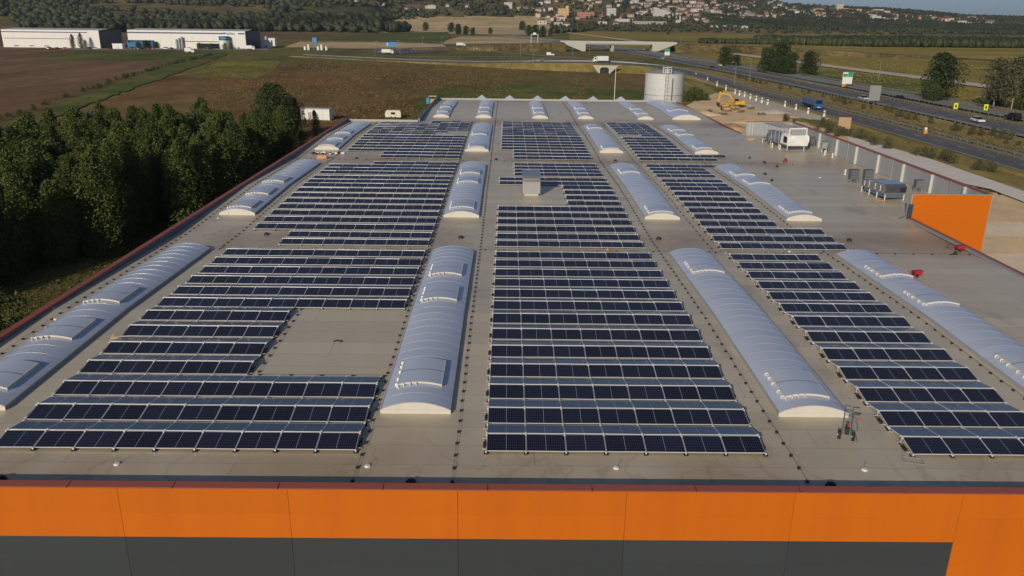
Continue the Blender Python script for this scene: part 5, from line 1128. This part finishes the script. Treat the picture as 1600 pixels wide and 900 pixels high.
b = MB(); b.box(-1.42, -.8, -3.9, -2.8, 1.1, 2.0); obj('dark_hatch', b.mesh('dark_hatch', M_dark), t)
for k in range(5):
    yy = -1.2+k*1.25
    b = MB(); b.tube((-1.3, yy, .9), (-1.3, yy, 3.0), .06, n=6); b.tube((1.3, yy, .9), (1.3, yy, 3.0), .06, n=6); b.tube((-1.3, yy, 3), (1.3, yy, 3), .06, n=6); obj('hoop', b.mesh('hoop', M_steel), t)
b = MB(); [b.tube((xx, -1.3, 3), (xx, 4, 3), .06, n=6) for xx in (-1.3, 1.3)]; b.box(-.9, .9, -.8, 3.6, .95, 1.9); obj('machine', b.mesh('machine', M_steel), t)
t = ahu('shiny metal duct unit on white legs behind the orange wall', 40.5, 84.3, R(6), 4.8, 2.3, 1.2, .7)
b = MB(); b.prism([(-2.4, .86), (-2.42, 1.45), (-2.1, 1.72), (-.2, 1.78), (.1, 1.55), (1.3, 1.5), (2.3, 1.15), (2.4, .86)], -1.15, 1.15); [b.box(-1.18, 1.18, y_, y_+.06, .86, 1.5) for y_ in (-1.4, -.4, .8, 1.7)]; obj('duct_casing', b.mesh('duct_casing', mat('bright_duct', (.55, .55, .56), .2, .9, bump=.3, bscale=1.5)), t)
b = MB(); b.box(-1.0, 1.0, -2.3, 2.0, .3, .66); obj('lower_pan', b.mesh('lower_pan', M_blue), t)
b = MB(); b.box(.45, 1.1, -2.5, -2.42, .95, 1.42); obj('intake', b.mesh('intake', M_dark), t)
def condenser(label, x, y, rz=0., h=1.15, w_=1.0):
    t = thing('condenser', label, 'condenser', (x, y, zroof(y)), rz)
    b = MB(); b.box(-w_/2, w_/2, -.3, .3, .5, .5+h); obj('casing', b.mesh('casing', mat('condenser_grey', (.10, .115, .115), .5)), t)
    for k in range(5): b = MB(); b.box(-w_/2+.05, w_/2-.05, -.34, -.31, .6+k*h/5.5, .66+k*h/5.5); obj('grille_bar', b.mesh('grille_bar', M_steel), t)
    for xx in (-w_/2+.1, w_/2-.1): b = MB(); b.box(xx-.05, xx+.05, -.3, .3, 0, .5); obj('leg', b.mesh('leg', M_steel), t)
condenser('left of two dark louvred condensers behind the duct unit', 40.3, 91.5, .1); condenser('right of two dark louvred condensers behind the duct unit', 41.9, 91.3, .0)
condenser('first small condenser against the grey screen wall', 45.6, 119.5, .3, 1., .8); condenser('second small condenser against the grey screen wall', 45.9, 115.2, -.3, 1., .8); condenser('small pipe unit against the screen above the orange wall', 45.3, 86.3, 0, .9, .8)
condenser('leftmost blue grey unit at the rear of the wing', 40.2, 121.5, .1, 1.1, 1.4); condenser('unit beside the hooped frame at the rear of the wing', 41.2, 124.5, .1, 1.2, 1.)
for k, (x, y) in enumerate([(39.6, 119.0), (40.2, 117.3), (45.2, 113.0), (45.5, 110.9), (41.9, 97.6)]):
    b = MB(); b.tube((0, 0, 0), (0, 0, .5), .09, n=8); b.tube((0, 0, .5), (0, 0, .62), .13, n=8); b.tube((0, 0, .0), (0, 0, .05), .2, n=8); obj('vent_pipe', b.mesh('vent_pipe', M_white), None, (x, y, zroof(y)), label=['leftmost', 'second', 'third', 'fourth', 'nearest'][k]+' white capped vent pipe along the wing', cat='vent pipe')
t = thing('rope_bundle', 'brown offcuts under the duct unit', 'debris', (39.7, 81.9, zroof(82)));
for k in range(5): b = MB(); b.box(-.4, .4, -.07, .07, 0, .09); obj('offcut', b.mesh('offcut', mat('offcut_wood', (.35, .2, .1), .8)), t, (random.uniform(-.8, .8), random.uniform(-.5, .3), .01+.09*k*.3), random.random()*3)
t = thing('blue_ladder_frame', 'blue grey narrow frame standing at the left end of the orange wall', 'frame', (38.7, 74.3, zroof(74))); b = MB(); b.box(-.2, .2, 0, .1, .3, 1.5); b.tube((-.3, .0, 0), (0, 0, .8), .04, n=5); b.tube((-.9, .3, 0), (0, 0, .6), .03, n=5); obj('panel', b.mesh('panel', M_endb), t)

# rear annex with pyramid rooflights, tank, containers
t = thing('rear_annex', 'low annex behind the far roof edge carrying glass pyramids', 'annex', (10, 188.2, GZ)); b = MB(); b.box(-26, 29, 0, 5, 0, 9.3); obj('wall', b.mesh('wall', M_lgrey), t)
for k in range(7):
    x = -5.9+6.5*k; t = thing('pyramid_rooflight', ['leftmost', 'second', 'third', 'fourth', 'fifth', 'sixth', 'rightmost'][k]+' small glass pyramid behind the far roof edge', 'rooflight', (x, 190.3, -.7))
    b = MB(); b.add([(-1.7, -1.7, .35), (1.7, -1.7, .35), (1.7, 1.7, .35), (-1.7, 1.7, .35), (0, 0, 1.55)], [(0, 1, 4), (1, 2, 4), (2, 3, 4), (3, 0, 4)]); obj('glazing', b.mesh('glazing', M_poly), t); b = MB(); b.box(-1.75, 1.75, -1.75, 1.75, 0, .35); obj('kerb', b.mesh('kerb', M_lgrey), t)
TX, TY, TR = 39.2, 204.5, 4.75
t = thing('water_tank', 'large round pale metal water tank with ladder behind the far roof corner', 'water tank', (TX, TY, GZ))
M_tank = mat('tank_steel', (.60, .61, .57), .55, .0, col2=(.55, .56, .53), scale=.8, rand=.02)
nseg, nrg = 20, 9; hh = (15.6-.2)/nrg
pt = MB(); a0 = 2*math.pi/nseg; kk = 4; ap = [(TR*math.cos(a0*(i/kk)*.985), TR*math.sin(a0*(i/kk)*.985)) for i in range(kk+1)]
pt.add([(x, y, .012) for x, y in ap]+[(x, y, hh-.012) for x, y in ap]+[(x*.994, y*.994, 0) for x, y in ap]+[(x*.994, y*.994, hh) for x, y in ap], [(i, i+1, kk+2+i, kk+1+i) for i in range(kk)]+[(2*(kk+1)+i, 2*(kk+1)+i+1, i+1, i) for i in range(kk)]+[(kk+1+i, kk+2+i, 3*(kk+1)+i+1, 3*(kk+1)+i) for i in range(kk)], 0, False); pte = pt.mesh('wall_plate', M_tank)
for r_ in range(nrg):
    for k in range(nseg): obj('wall_plate', pte, t, (0, 0, r_*hh), k*a0+(.5*a0 if r_ % 2 else 0))
b = MB(); b.tube((0, 0, 0), (0, 0, 15.4), TR*.99, n=40); obj('liner', b.mesh('liner', M_steel), t)
b = MB(); b.tube((0, 0, 15.4), (0, 0, 15.9), TR+.05, TR*.55, n=40); obj('lid', b.mesh('lid', mat('tank_lid', (.36, .40, .42), .5, .3)), t)
b = MB(); b.tube((0, 0, 10.2), (0, 0, 10.32), TR+.08, n=40, caps=False); obj('hoop', b.mesh('hoop', M_steel), t)
b = MB()
for xx in (-.3, .3): b.tube((xx-.5, -TR-.35, 8), (xx-.5, -TR-.35, 16.6), .06, n=6)
for k in range(26): b.tube((-.8, -TR-.35, 8.2+k*.32), (-.2, -TR-.35, 8.2+k*.32), .03, n=4)
for k in range(9): b.path([(-.9, -TR-.35, 9+k*.85), (-.9, -TR-.95, 9+k*.85), (-.1, -TR-.95, 9+k*.85), (-.1, -TR-.35, 9+k*.85)], .035, 4)
obj('ladder', b.mesh('ladder', M_white), t)
b = MB(); 
for z_ in (15.9, 16.4, 16.9): b.path([(-1.4, -TR-.4, z_), (.6, -TR-.4, z_), (.6, -TR+1, z_), (-1.4, -TR+1, z_), (-1.4, -TR-.4, z_)], .06, 5)
for xx in (-1.4, -.4, .6): b.tube((xx, -TR-.4, 15.5), (xx, -TR-.4, 16.95), .06, n=5)
b.box(-1.4, .6, -TR-.4, -TR+1, 15.6, 15.68); obj('platform', b.mesh('platform', M_white), t)
b = MB(); b.tube((1.1, -TR-.12, 6), (1.1, -TR-.12, 14.4), .09, n=6); obj('level_pipe', b.mesh('level_pipe', M_wire), t)
t = thing('container', 'white site container with door panels behind the left roof corner', 'container', (-53.5, 226, GZ), R(-8))
for k in range(4): b = MB(); b.box(-4.2+k*2.1+.02, -2.1+k*2.1-.02, 0, .1, .1, 3.2); obj('wall_panel', b.mesh('wall_panel', M_white), t)
b = MB(); b.box(-4.2, 4.2, .11, 3, .1, 3.2); obj('body', b.mesh('body', M_white), t); b = MB(); b.box(-4.3, 4.3, -.1, 3.1, 3.2, 3.4); obj('roof', b.mesh('roof', M_steel), t); b = MB(); b.box(-2.0, -1.1, -.04, 0, .2, 2.3); obj('door', b.mesh('door', M_lgrey), t)
t = thing('caravan', 'cream caravan like trailer parked in the meadow beyond the left roof edge', 'trailer', (-32.6, 233, GZ)); b = MB(); b.prism([(-2.2, .5), (-2.4, 1.4), (-1.9, 2.4), (1.9, 2.4), (2.2, 1.9), (2.2, .5)], -1, 1, axis='y'); obj('body', b.mesh('body', mat('cream_paint', (.72, .68, .5), .5)), t)
for xx in (-.3, .3): b = MB(); b.tube((xx*2, -1.02, .35), (xx*2, -.8, .35), .35, n=10); obj('wheel', b.mesh('wheel', M_tyre), t)
b = MB(); b.box(-.6, .6, -1.03, -1, 1.3, 1.9); obj('window', b.mesh('window', M_glassd), t); b = MB(); b.tube((-2.2, 0, .5), (-3.5, 0, .5), .06, n=5); obj('drawbar', b.mesh('drawbar', M_dark), t)
t = thing('portable_machine', 'small yellow and blue machine at the rear left roof corner', 'machine', (-17.0, 186.5, -1.2)); b = MB(); b.box(-.5, .5, -.5, .5, 0, 1.3); obj('body', b.mesh('body', M_yellow), t); b = MB(); b.box(-.9, .9, -.6, .6, 1.9, 2.05); [b.tube((x, 0, 1.3), (x, 0, 1.9), .05, n=5) for x in (-.4, .4)]; obj('canopy', b.mesh('canopy', M_paleco), t); b = MB(); b.box(-1.5, -.7, -.4, .4, .3, 1.6); obj('blue_side', b.mesh('blue_side', M_bsign), t)
b = MB(); b.box(-.4, .4, -.4, .4, -8.8, 0); obj('mast', b.mesh('mast', M_steel), t)
t = thing('white_shed', 'low white shed in the green behind the far roof edge', 'shed', (11.6, 206, GZ)); b = MB(); b.box(-4.2, 4.2, 0, 3, 0, 7.9); obj('wall', b.mesh('wall', M_white), t); b = MB(); b.box(-4.3, 4.3, -.1, 3.1, 7.9, 8.1); obj('roof', b.mesh('roof', M_steel), t)

def tufts(name, label, n, x0, x1, y0, y1, c1, c2, s0, s1):
    y = rng.uniform(y0, y1, n); x = rng.uniform(x0, x1, n)*(y/y1 if x0 < -100 else 1); P = np.stack([x, y, np.full(n, GZ+.25)], 1)
    cl = np.array([mn.noise((a*.03, b_*.03, 5)) for a, b_ in zip(x, y)]); k = cl > -.15; P = P[k]
    obj(name, quads_mesh(name, P, rng.uniform(s0, s1, len(P)), leafmat(name+'_leaf', c1, c2), rng.uniform(0, 1, len(P))), kind='stuff', label=label, cat='scrub')
tufts('dry_scrub', 'low red brown scrub on the field behind the left roof corner', 42000, -190, 50, 185, 520, (.10, .06, .025), (.27, .16, .07), .15, .42)
tufts('green_scrub', 'green weeds scattered over the field behind the roof', 16000, -150, 60, 190, 540, (.05, .065, .018), (.15, .16, .045), .15, .45)
tufts('crop_rows', 'olive crop beyond the motorway', 30000, 172, 330, 220, 620, (.10, .095, .03), (.26, .22, .075), .2, .5)

# thin haze of the valley air
hm = bpy.data.materials.new('haze'); hm.use_nodes = True; n = hm.node_tree; n.nodes.clear(); ou = n.nodes.new('ShaderNodeOutputMaterial'); pv = n.nodes.new('ShaderNodeVolumePrincipled')
pv.inputs['Color'].default_value = (.80, .88, 1, 1); pv.inputs['Density'].default_value = .000045; pv.inputs['Anisotropy'].default_value = .2; n.links.new(pv.outputs[0], ou.inputs['Volume'])
b = MB(); b.box(-5000, 5000, -400, 4200, GZ-1.5, 240)
hz_o = obj('haze', b.mesh('haze', hm), kind='stuff')
